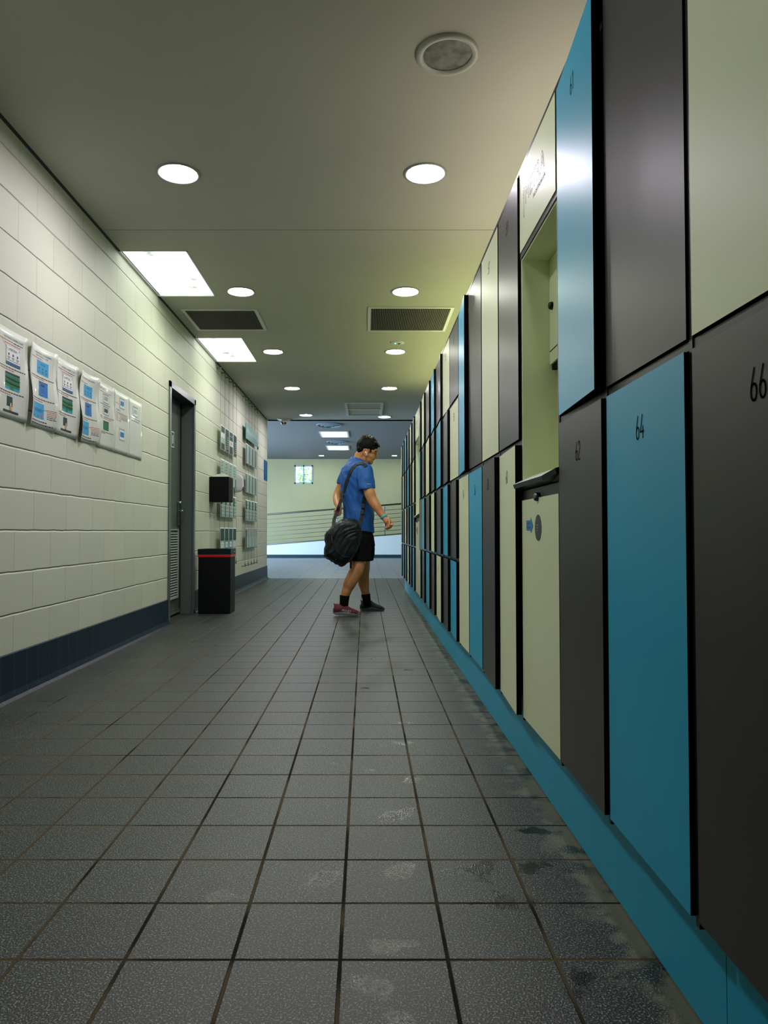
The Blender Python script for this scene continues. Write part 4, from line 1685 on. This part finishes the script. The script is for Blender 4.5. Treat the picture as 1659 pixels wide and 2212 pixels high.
def smooth_chain(bm, pts, rads, sub=4):
    V = [Vector(p) for p in pts]
    Q, Rr = [], []
    for i in range(len(V) - 1):
        p0, p1, p2, p3 = V[max(i - 1, 0)], V[i], V[i + 1], V[min(i + 2, len(V) - 1)]
        for k in range(sub):
            t_ = k / sub
            Q.append(0.5 * ((2 * p1) + (p2 - p0) * t_ + (2 * p0 - 5 * p1 + 4 * p2 - p3) * t_ * t_ + (3 * p1 - p0 - 3 * p2 + p3) * t_ ** 3))
            e_ = t_ * t_ * (3 - 2 * t_)
            Rr.append(rads[i] * (1 - e_) + rads[i + 1] * e_)
    Q.append(V[-1])
    Rr.append(rads[-1])
    ball_chain(bm, Q, Rr, n=2)


# ---- body (skin)
bm = newbm()
YC = 7.10
torso = [(776, 1165, .095, .130), (775, 1140, .102, .135), (773, 1108, .108, .140), (771, 1080, .110, .150), (769, 1050, .105, .155),
         (767.5, 1030, .102, .150), (768, 1015, .085, .135), (771, 1004, .065, .09), (774, 996, .052, .062)]
loft(bm, [ring(x, y, YC, a, b_) for x, y, a, b_ in torso])
# neck
ball_chain(bm, [P(772.5, 1000, YC), P(778, 985, 7.09), P(787, 972, 7.08)], [.062, .056, .058])
ball_chain(bm, [P(784, 1000, 7.08), P(794, 992, 7.08)], [.044, .040])
YH = 7.08


def head_e(px, py, dy, rx, ry, rzz, rot=0.0):
    R = Matrix.Rotation(math.radians(rot), 3, 'Y') if rot else None
    ellipsoid(bm, P(px, py, YH + dy), (rx, ry, rzz), R, 24)


head_e(793.5, 964, 0, .094, .075, .092)
head_e(801, 974, 0, .064, .066, .072, 12)
head_e(800, 984, 0, .060, .060, .062, 15)
head_e(797, 993, 0, .045, .050, .040, 20)
head_e(800.6, 999.6, 0, .022, .026, .020)
head_e(788, 991, -.03, .030, .028, .032)
head_e(788, 991, .03, .030, .028, .032)
# brow, nose, lips, eye bulges
head_e(811.5, 973.5, 0, .020, .045, .014)
ball_chain(bm, [P(812.2, 978, YH), P(813.6, 986.5, YH)], [.0085, .0115])
head_e(810.2, 988.3, -.011, .009, .008, .007)
head_e(810.2, 988.3, .011, .009, .008, .007)
head_e(806.0, 993.6, 0, .011, .022, .0055, 20)
head_e(804.4, 997.6, 0, .011, .019, .0060, 20)
for sgn in (-1, 1):
    head_e(807.5, 980, sgn * .031, .010, .014, .010)
    head_e(803.5, 985, sgn * .040, .016, .018, .018)
# ears
for sgn in (-1, 1):
    R = Matrix.Rotation(math.radians(-14), 3, 'Y')
    c = P(790.2, 978, YH + sgn * .074)
    M3 = Matrix.Translation(c) @ R.to_4x4()
    g = bmesh.ops.create_cone(bm, cap_ends=True, segments=20, radius1=.001, radius2=.001, depth=.0001)
    bmesh.ops.delete(bm, geom=g['verts'], context='VERTS')
    pts = [c + R @ Vector((.021 * math.cos(a_) * (1.0 if math.sin(a_) > -.2 else .72), sgn * .010, .034 * math.sin(a_))) for a_ in
           [math.radians(x_) for x_ in range(-80, 245, 18)]]
    ball_chain(bm, pts, [.0052] * len(pts), n=2)
    ellipsoid(bm, c + Vector((.004, 0, 0)), (.017, .010, .028), R, 14)
# right arm (near), swinging forward
sh = P(788, 1019, 6.93); el = P(804, 1079, 6.86); wr = P(831.5, 1120, 6.80)
smooth_chain(bm, [P(776, 1012, 7.0), sh, P(793, 1045, 6.90), P(799, 1066, 6.87), el, P(811.5, 1091, 6.84), P(822, 1107, 6.82), wr],
           [.054, .056, .054, .054, .050, .046, .036, .0285])
# right fist
ax = (wr - el).normalized()
side = Vector((.60, -.55, .58)); side = (side - ax * side.dot(ax)).normalized()
nor = ax.cross(side).normalized()
if nor.x < 0:
    nor = -nor
ball_chain(bm, [wr, wr + ax * .035], [.028, .031])
Rm = Matrix((ax, side, nor)).transposed()
ellipsoid(bm, wr + ax * .058, (.046, .044, .020), Rm, 18)
for k in range(4):
    off = side * (.033 - .022 * k)
    L = [.034, .037, .035, .029][k]
    base = wr + ax * (.088 - .004 * abs(k - 1)) + off + nor * .004
    p1 = base + (ax * .55 - nor * .6).normalized() * L * 0.85
    p2 = p1 + (-nor * .9 - ax * .35).normalized() * L * .62
    p3 = p2 + (-ax * 1.0 + nor * .1).normalized() * L * .55
    ball_chain(bm, [wr + ax * .055 + off * .9, base, p1, p2, p3], [.0105, .0108, .0100, .0092, .0082], n=3)
tb = wr + ax * .030 + side * .034 - nor * .006
ball_chain(bm, [wr + ax * .02 + side * .012, tb, tb + ax * .034 - nor * .014, tb + ax * .056 - nor * .030 - side * .016], [.014, .0125, .0110, .0095], n=3)
# left arm (far), hand behind the back on the strap
wl = P(733.5, 1098, 7.03)
smooth_chain(bm, [P(764, 1012, 7.2), P(752, 1019, 7.27), P(741, 1045, 7.28), P(731.5, 1066, 7.27), P(728.5, 1080, 7.2), wl],
           [.050, .053, .052, .050, .043, .029])
hl = P(728.5, 1108, 6.985)
axl = (hl - wl).normalized()
ellipsoid(bm, P(731, 1106, 7.0), (.034, .030, .036), None, 18)
for k in range(4):
    zc = .024 - .0155 * k
    b0 = P(734.5, 1107, 6.985) + Vector((0, 0, zc))
    b1 = P(729, 1107.5, 6.955) + Vector((0, 0, zc - .003))
    b2 = P(722.8, 1108.5, 6.965) + Vector((0, 0, zc - .006))
    b3 = P(722.6, 1108.5, 6.99) + Vector((0, 0, zc - .007))
    ball_chain(bm, [b0, b1, b2, b3], [.0100, .0098, .0092, .0085], n=3)
ball_chain(bm, [P(733, 1100, 7.0), P(728, 1099.5, 6.965), P(724.0, 1102.5, 6.955)], [.0125, .0110, .0095], n=3)
# legs
smooth_chain(bm, [P(777, 1162, 7.03), P(776, 1190, 6.98), P(773.5, 1222, 6.92), P(766.5, 1240, 6.91), P(757, 1257, 6.90), P(749.8, 1274, 6.90), P(744.6, 1290, 6.90)],
           [.078, .078, .066, .067, .062, .048, .038])
ball_chain(bm, [P(744.6, 1290, 6.90), P(743, 1302, 6.89)], [.036, .030])
smooth_chain(bm, [P(781, 1162, 7.18), P(784, 1190, 7.24), P(785.5, 1222, 7.28), P(784.6, 1240, 7.30), P(785.5, 1257, 7.32), P(788.2, 1273, 7.33), P(791.0, 1286, 7.34)],
           [.078, .076, .064, .060, .058, .045, .037])
ball_chain(bm, [P(791.0, 1286, 7.34), P(792, 1297, 7.35)], [.035, .029])
body = remeshed('body', bm, .0042, SKIN, man, smooth=3)

# ---- hair
bm = newbm()
ellipsoid(bm, P(793.2, 962.3, YH), (.108, .086, .103), None, 32)
co = P(790, 970.5, YH)
nrm_ = Vector((-.10, 0, -1)).normalized()
r_ = bmesh.ops.bisect_plane(bm, geom=bm.verts[:] + bm.edges[:] + bm.faces[:], plane_co=co, plane_no=nrm_, clear_outer=True)
bmesh.ops.holes_fill(bm, edges=[e for e in bm.edges if e.is_boundary])
ellipsoid(bm, P(779.5, 970.5, YH), (.045, .070, .050), None, 20)
ellipsoid(bm, P(777.0, 975.5, YH), (.028, .052, .030), None, 16)
for sgn in (-1, 1):
    ellipsoid(bm, P(800.5, 973.5, YH + sgn * .064), (.012, .008, .022), None, 12)
    ellipsoid(bm, P(805.5, 968.5, YH + sgn * .056), (.022, .018, .018), None, 12)
rr = random.Random(5)
for k in range(15):
    y = -.055 + .11 * k / 14
    a0 = P(811 + 2 * math.cos(y * 20), 957.5, YH + y)
    tipx = 821.5 - abs(y) * 60 + rr.uniform(-2, 1.2)
    ball_chain(bm, [a0, P(817.5 - abs(y) * 40, 961, YH + y), P(tipx, 966.5 + rr.uniform(-1.5, 1.2), YH + y)], [.014, .009, .0022], n=3)
for k in range(12):
    a_ = rr.uniform(0, 2 * math.pi)
    e_ = rr.uniform(.5, 1.5)
    d_ = Vector((math.cos(a_) * math.cos(e_), math.sin(a_) * math.cos(e_), math.sin(e_)))
    c_ = P(793.2, 962.3, YH) + Vector((d_.x * .100, d_.y * .080, d_.z * .097))
    ball_chain(bm, [c_, c_ + Vector((d_.x * .012 + .008, d_.y * .012, d_.z * .014))], [.009, .0025], n=2)
remeshed('hair', bm, .0036, HAIRM, man, smooth=2, disp=.0016, dscale=40)

# ---- t-shirt
bm = newbm()
sh_rings = [(774.5, 1149, .146, .182), (774.5, 1138, .147, .180), (774, 1122, .146, .178), (773.5, 1108, .143, .175), (772.5, 1090, .139, .172), (770.5, 1070, .139, .182),
            (768.5, 1052, .142, .196), (767, 1036, .140, .202), (766.5, 1022, .130, .200), (767.5, 1011, .112, .178), (769.5, 1003, .093, .14),
            (772, 996.5, .078, .095), (773.8, 992.0, .068, .074)]
loft(bm, [ring(x, y, YC, a, b_, 32, tilt=(-.10 if i < 10 else -.35 * (i - 9) / 3)) for i, (x, y, a, b_) in enumerate(sh_rings)])
# sleeves
ball_chain(bm, [P(774, 1012, 7.02), P(787, 1018, 6.94)], [.078, .082])


def sleeve(pts, rads, cut_co, cut_no):
    b2 = newbm()
    ball_chain(b2, pts, rads)
    bmesh.ops.remove_doubles(b2, verts=b2.verts[:], dist=1e-6)
    bmesh.ops.bisect_plane(b2, geom=b2.verts[:] + b2.edges[:] + b2.faces[:], plane_co=cut_co, plane_no=cut_no, clear_outer=True)
    bmesh.ops.holes_fill(b2, edges=[e for e in b2.edges if e.is_boundary])
    me = bpy.data.meshes.new('x')
    b2.to_mesh(me)
    b2.free()
    bm.from_mesh(me)
    bpy.data.meshes.remove(me)


sleeve([P(787, 1018, 6.94), P(791, 1040, 6.90), P(793.5, 1066, 6.885)], [.083, .082, .080], P(793, 1057, 6.89), Vector((.10, 0, -1)))
sleeve([P(754, 1018, 7.26), P(744.5, 1038, 7.28), P(737, 1056, 7.28)], [.074, .070, .064], P(739, 1047, 7.28), Vector((-.25, 0, -1)))
shirt = remeshed('t_shirt', bm, .006, CLOTH_BLUE, man, smooth=5, disp=.0095, dscale=7.5)
bm = newbm()
q0 = [P(791, 1045.2, 6.80), P(801.8, 1045.6, 6.83)]
tube(bm, [P(792.5, 1045.0, 6.79), P(797, 1045.4, 6.796), P(802.0, 1045.8, 6.815)], .0022, 6)
o = obj('sleeve_stripe', bm, mat('reflective_print', (.7, .75, .8, 1), .4), None)
o.parent = shirt

# ---- shorts
bm = newbm()
loft(bm, [ring(775.5, 1146, YC, .120, .155), ring(776, 1160, YC, .140, .178), ring(777, 1178, YC, .152, .182), ring(778, 1186, YC, .13, .16)])


def leg_ring(px, py, Y, a, b_):
    return ring(px, py, Y, a, b_, 24, pw=2.1)


loft(bm, [leg_ring(777, 1165, 7.0, .112, .100), leg_ring(777, 1190, 6.97, .114, .110), leg_ring(777.5, 1211, 6.95, .102, .106)])
loft(bm, [leg_ring(783, 1165, 7.20, .112, .100), leg_ring(788, 1185, 7.22, .112, .098), leg_ring(786.5, 1211.5, 7.25, .093, .098)])
remeshed('shorts', bm, .006, CLOTH_BLK, man, smooth=4, disp=.007, dscale=8, dseed=4)

# ---- wristband, earbud, glasses
bm = newbm()
axw = (wr - el).normalized()
tube(bm, [wr - axw * .030, wr - axw * .025, wr - axw * .010, wr - axw * .005], [.030, .0345, .0335, .029], 24)
obj('wristband', bm, mat('band_cyan', (.02, .42, .62, 1), .4), man)
bm = newbm()
pe = P(790.0, 978.2, YH - .088)
ball_chain(bm, [pe + Vector((0, .004, .005)), pe + Vector((.001, -.001, .001))], [.0085, .0075], n=3)
ball_chain(bm, [pe + Vector((.001, -.003, 0)), pe + Vector((.010, -.004, -.019))], [.0042, .0036], n=3)
obj('earbud', bm, mat('earbud_white', (.85, .85, .9, 1), .25), man)
bm = newbm()
for sgn in (-1, 1):
    tube(bm, [P(791.5, 973.5, YH + sgn * .074), P(803, 977.5, YH + sgn * .070), P(812.5, 980.3, YH + sgn * .062)], .0017, 6)
    c_ = P(812.8, 982.0, YH + sgn * .033)
    pts = [c_ + Vector((.003 * math.sin(a_), .026 * math.cos(a_), .0165 * math.sin(a_))) for a_ in [2 * math.pi * k / 18 for k in range(19)]]
    tube(bm, pts, .0018, 6)
tube(bm, [P(813.5, 980.8, YH - .009), P(814.2, 980.0, YH), P(813.5, 980.8, YH + .009)], .0014, 6)
gl = obj('glasses', bm, mat('glasses_black', (.01, .01, .012, 1), .3), man)
bm = newbm()
for sgn in (-1, 1):
    c_ = P(812.9, 982.0, YH + sgn * .033)
    vs = [bm.verts.new(c_ + Vector((.003 * math.sin(a_), .024 * math.cos(a_), .015 * math.sin(a_)))) for a_ in [2 * math.pi * k / 18 for k in range(18)]]
    bm.faces.new(vs)
lm = mat('lens_glass', (.95, .97, 1, 1), .05)
lm.node_tree.nodes['Principled BSDF'].inputs['Transmission Weight'].default_value = 1.0
lm.node_tree.nodes['Principled BSDF'].inputs['IOR'].default_value = 1.1
q = obj('glasses_lens', bm, lm, None)
q.parent = gl
# eyebrow and eye on both sides
bm = newbm()
for sgn in (-1, 1):
    ball_chain(bm, [P(814.6, 974.9, YH + sgn * .012), P(813.0, 974.6, YH + sgn * .036), P(809.5, 975.8, YH + sgn * .052)], [.0035, .0042, .0025], n=3)
obj('eyebrows', bm, HAIRM, man)
for sgn in (-1, 1):
    bm = newbm()
    ellipsoid(bm, P(809.6, 980.6, YH + sgn * .033), (.006, .013, .0045), None, 12)
    obj('eye', bm, mat('eye_dark', (.015, .01, .008, 1), .2), man)


# ---- socks and shoes
def sock(px0, py0, px1, py1, Y, r0, r1):
    bm = newbm()
    a, b_ = P(px0, py0, Y), P(px1, py1, Y)
    d = b_ - a
    tube(bm, [a, a + d * .03, a + d * .35, a + d * .7, b_], [r0 + .002, r0 + .004, r0, r1, r1], 22)
    return obj('sock', bm, SOCK, man)


sock(744.8, 1286, 742.0, 1316, 6.90, .044, .043)
sock(790.2, 1283, 793.8, 1309, 7.34, .042, .041)


def shoe(heel, toe_dir, pitch_up, length, upper_m, sole_m, name, letters):
    """sneaker with ribbed sole; heel = point under the heel, local u forward, w sideways, z up"""
    fwd = Vector((toe_dir[0], toe_dir[1], 0)).normalized()
    sd = Vector((fwd.y, -fwd.x, 0))
    upv = Vector((0, 0, 1))
    R = Matrix.Rotation(pitch_up, 3, sd)

    def L(u, w, z):
        return Vector(heel) + R @ (fwd * (u * length) + sd * w + upv * z)
    prof = [  # u, half width, upper top z
        (-.03, .022, .090), (.02, .034, .104), (.08, .040, .106), (.16, .045, .104), (.26, .047, .106), (.36, .046, .110), (.46, .045, .100),
        (.56, .046, .086), (.66, .047, .074), (.76, .047, .066), (.86, .044, .058), (.95, .035, .048), (1.02, .016, .038)]
    bm = newbm()
    rings = []
    for u, w, zt in prof:
        rg = []
        for k in range(16):
            a_ = math.pi * 2 * k / 16
            c_, s_ = math.cos(a_), math.sin(a_)
            rg.append(L(u, w * math.copysign(abs(c_) ** .75, c_) * (1 if s_ < 0 else (1 - .28 * s_)), .014 + (zt - .014) * (s_ + 1) / 2))
        rings.append(rg)
    loft(bm, rings)
    # heel pull tab
    loft(bm, [[L(-.02 + t_, -.010, .075 + h), L(-.02 + t_, .010, .075 + h), L(.015 + t_, .010, .075 + h), L(.015 + t_, -.010, .075 + h)] for t_, h in ((.02, -.02), (0, .01), (-.04, .034))], smooth=False)
    up = remeshed('shoe', bm, .004, upper_m, man, smooth=3)
    bm = newbm()
    rings = []
    NU = 44
    for i in range(NU + 1):
        u = -.075 + 1.125 * i / NU
        q = min(max((u + .075) / 1.125, 0), 1)
        w = .050 * (math.sin(math.pi * min(q * 1.0, 1)) ** .42) * (0.80 + .28 * q) if 0 < q < 1 else .010
        w = max(w, .010) + (.0012 if i % 2 else -.0012)
        zt = .056 - .022 * q + (0.004 if q < .12 else 0)
        zb = .0 + (.020 * max(0, (.12 - q) / .12) ** 1.5) + (.014 * max(0, (q - .85) / .15) ** 1.6)
        rings.append([L(u, -w * .9, zb), L(u, w * .9, zb), L(u, w * 1.02, zb + (zt - zb) * .5), L(u, w * .92, zt), L(u, -w * .92, zt), L(u, -w * 1.02, zb + (zt - zb) * .5)])
    loft(bm, rings, smooth=False)
    so = obj('sole', bm, sole_m, None, recalc=True)
    so.parent = up
    # laces
    bm = newbm()
    for k in range(4):
        u = .46 + .07 * k
        z = .090 - .010 * k
        tube(bm, [L(u, -.024, z - .010), L(u + .01, 0, z + .001), L(u, .024, z - .010)], .0028, 6)
    tube(bm, [L(.43, -.002, .096), L(.45, .020, .104), L(.42, .028, .086)], .003, 6)
    tube(bm, [L(.43, .002, .096), L(.47, -.020, .104), L(.45, -.030, .084)], .003, 6)
    la = obj('laces', bm, mat('lace_black', (.01, .01, .012, 1), .7), None)
    la.parent = up
    if letters:
        bm = newbm()

        def pl(a, b_):
            u = .30 + a / length
            w_ = .0405 + .004 * max(0, u - .3)
            return L(u, w_ + .003, .044 - .02 * (u - .3) * 1.6 + b_)
        f = bm.faces.new([bm.verts.new(pl(*p)) for p in ((-.025, -.006), (.105, -.006), (.095, .018), (-.025, .018))])
        f.material_index = 1
        put_text(bm, letters, .022, lambda a, b_: L(.30 + a / length, .0452 + .004 * a, .0475 - .11 * a + b_ - .001), 0, width=.092)
        q = obj('shoe_print', bm, [mat('print_white', (.8, .8, .85, 1), .5), mat('print_black', (.01, .008, .01, 1), .6)], None)
        q.parent = up
    return up


RED = mat('shoe_red', (.13, .012, .025, 1), .75, bump=.6, bscale=260, var=.2, vscale=60)
GRY = mat('shoe_charcoal', (.012, .018, .022, 1), .75, bump=.6, bscale=260, var=.2, vscale=60)
SOLE_R = mat('sole_grey', (.20, .19, .19, 1), .6)
SOLE_G = mat('sole_dark', (.07, .08, .085, 1), .6)
hp = P(722.5, 1326, 6.90)
s1 = shoe((hp.x, 6.90, .013), (1, -.10), -.045, .235, RED, SOLE_R, 'r', 'SPLY-350')
s1['label'] = 'dark red sneaker with white lettering'
hp = P(780.5, 1318, 7.36)
s2 = shoe((hp.x, 7.37, .0), (1, .03), -.025, .225, GRY, SOLE_G, 'g', None)
s2['label'] = 'charcoal sneaker'

# ---------------------------------------------------------------- the duffel bag
bag = thing('duffel_bag', 'black duffel bag hanging from the walking man’s shoulder'.replace('’', "'"), 'bag', tuple(P(742, 1175, 6.86)))
NYL = mat('bag_nylon', (.005, .010, .012, 1), .42, bump=.2, bscale=24, spec=.35)
WEB = mat('bag_webbing', (.006, .009, .009, 1), .6, bump=.3, bscale=200)
bm = newbm()
outl = [(703, 1168), (706, 1150), (714, 1141), (724, 1131), (738, 1123), (752, 1121.5), (765, 1122), (775, 1130), (780, 1143), (781, 1158), (777, 1178), (768, 1198), (757, 1213),
        (744, 1221), (736, 1223), (722, 1216), (707, 1207), (700.5, 1201), (701, 1185)]
cx_ = sum(p[0] for p in outl) / len(outl); cy_ = sum(p[1] for p in outl) / len(outl)
rings = []
for dy, k in ((-.120, .45), (-.112, .72), (-.085, .90), (-.045, .985), (0, 1.0), (.045, .985), (.08, .90), (.10, .72)):
    rings.append([P(cx_ + (x - cx_) * k, cy_ + (y - cy_) * k, 6.815 + dy * .9) for x, y in outl])
loft(bm, rings)
bb = remeshed('bag_body', bm, .006, NYL, bag, smooth=5, disp=.0085, dscale=9, dseed=2, folds=math.radians(38))
# seams, end panel, zip and pocket cords
bm = newbm()
tube(bm, [P(x, y, 6.688 + .012 * abs(i - 3)) for i, (x, y) in enumerate(((722, 1146), (734, 1137), (748, 1132), (760, 1133), (769, 1143), (771, 1157), (768, 1170)))], .0035, 8)
tube(bm, [P(716, 1158, 6.70), P(719, 1175, 6.695), P(728, 1192, 6.695), P(742, 1203, 6.70), P(756, 1203, 6.705)], .0045, 8)
z_ = obj('bag_piping', bm, WEB, None)
z_.parent = bb
bm = newbm()
for (a, b_) in (((703, 1203), (714, 1209)), ((714, 1209), (722, 1212)), ((722, 1212), (728, 1207))):
    tube(bm, [P(*a, 6.725), P(*b_, 6.72)], .0032, 6)
z_ = obj('bag_cord', bm, mat('bag_cord', (.02, .03, .035, 1), .5), None)
z_.parent = bb
bm = newbm()
tube(bm, [P(707, 1150, 6.82), P(704, 1156, 6.79), P(703.5, 1168, 6.78), P(706, 1178, 6.79)], [.010, .013, .012, .008], 10)
z_ = obj('bag_handle', bm, WEB, None)
z_.parent = bb
bm = newbm()
tube(bm, [P(757, 1208, 6.80), P(758, 1218, 6.80), P(757.5, 1228, 6.80)], [.010, .011, .009], 8)
z_ = obj('strap_end', bm, WEB, None)
z_.parent = bb


from mathutils.bvhtree import BVHTree
_v, _f = [], []
for _o in (shirt,):
    n0 = len(_v)
    _v += [v.co.copy() for v in _o.data.vertices]
    _f += [tuple(i + n0 for i in p.vertices) for p in _o.data.polygons]
BVH = BVHTree.FromPolygons(_v, _f)


def on_shirt(px, py, lift=.006):
    # where webbing lies on the cloth at this spot of the back
    o_ = Vector((0, 0, EYE))
    d_ = (P(px, py, 7.0) - o_).normalized()
    hit = BVH.ray_cast(o_, d_)
    if hit[0] is None:
        return P(px, py, 7.05)
    return hit[0] - d_ * lift


def strap(name, pts, w, th, m, parent):
    """flat webbing: pts with a facing vector; lofted rectangle"""
    bm = newbm()
    rings = []
    V = [Vector(p) for p in pts]
    # smooth with Catmull-Rom
    Q = []
    for i in range(len(V) - 1):
        p0 = V[max(i - 1, 0)]; p1 = V[i]; p2 = V[i + 1]; p3 = V[min(i + 2, len(V) - 1)]
        for k in range(6):
            t_ = k / 6
            Q.append(0.5 * ((2 * p1) + (p2 - p0) * t_ + (2 * p0 - 5 * p1 + 4 * p2 - p3) * t_ * t_ + (3 * p1 - p0 - 3 * p2 + p3) * t_ ** 3))
    Q.append(V[-1])
    for i, p in enumerate(Q):
        d = (Q[min(i + 1, len(Q) - 1)] - Q[max(i - 1, 0)]).normalized()
        c = Vector((-.03, 7.1, p.z))
        out = (p - c); out.z = 0
        hit = BVH.find_nearest(p)
        out = hit[1] if hit[3] < .03 else Vector((0, -1, 0))
        out = (out - d * out.dot(d)).normalized()
        s_ = d.cross(out).normalized()
        rings.append([p + s_ * w + out * th, p - s_ * w + out * th, p - s_ * w - out * th, p + s_ * w - out * th])
    loft(bm, rings, smooth=False)
    return obj(name, bm, m, parent, recalc=True)


strap('shoulder_strap', [P(720, 1140, 6.78), P(722, 1122, 6.88), P(728, 1107, 6.94), P(733.5, 1090, 6.935)] + [on_shirt(*q) for q in
      ((741, 1070), (745.5, 1052), (751, 1034), (756.5, 1020), (763, 1010), (770, 1004), (777, 1001.5), (785, 1002.5), (791, 1008))], .0165, .0028, WEB, bag)
strap('front_strap', [on_shirt(*q) for q in ((787, 1072), (785.5, 1085), (784.5, 1098), (782.5, 1112))] + [P(779.5, 1122, 6.86), P(777, 1131, 6.80), P(774, 1138, 6.765)], .0165, .0028, WEB, bag)
bm = newbm()
for (x, y, hw, hh) in ((784.6, 1093, .017, .020), (782.6, 1106.5, .016, .020)):
    c_ = on_shirt(x, y) + Vector((0, -.006, 0))
    box(bm, c_.x - hw, c_.x + hw, c_.y - .008, c_.y + .006, c_.z - hh, c_.z + hh, bev=.004)
obj('strap_buckle', bm, mat('buckle_grey', (.035, .045, .045, 1), .4), bag)
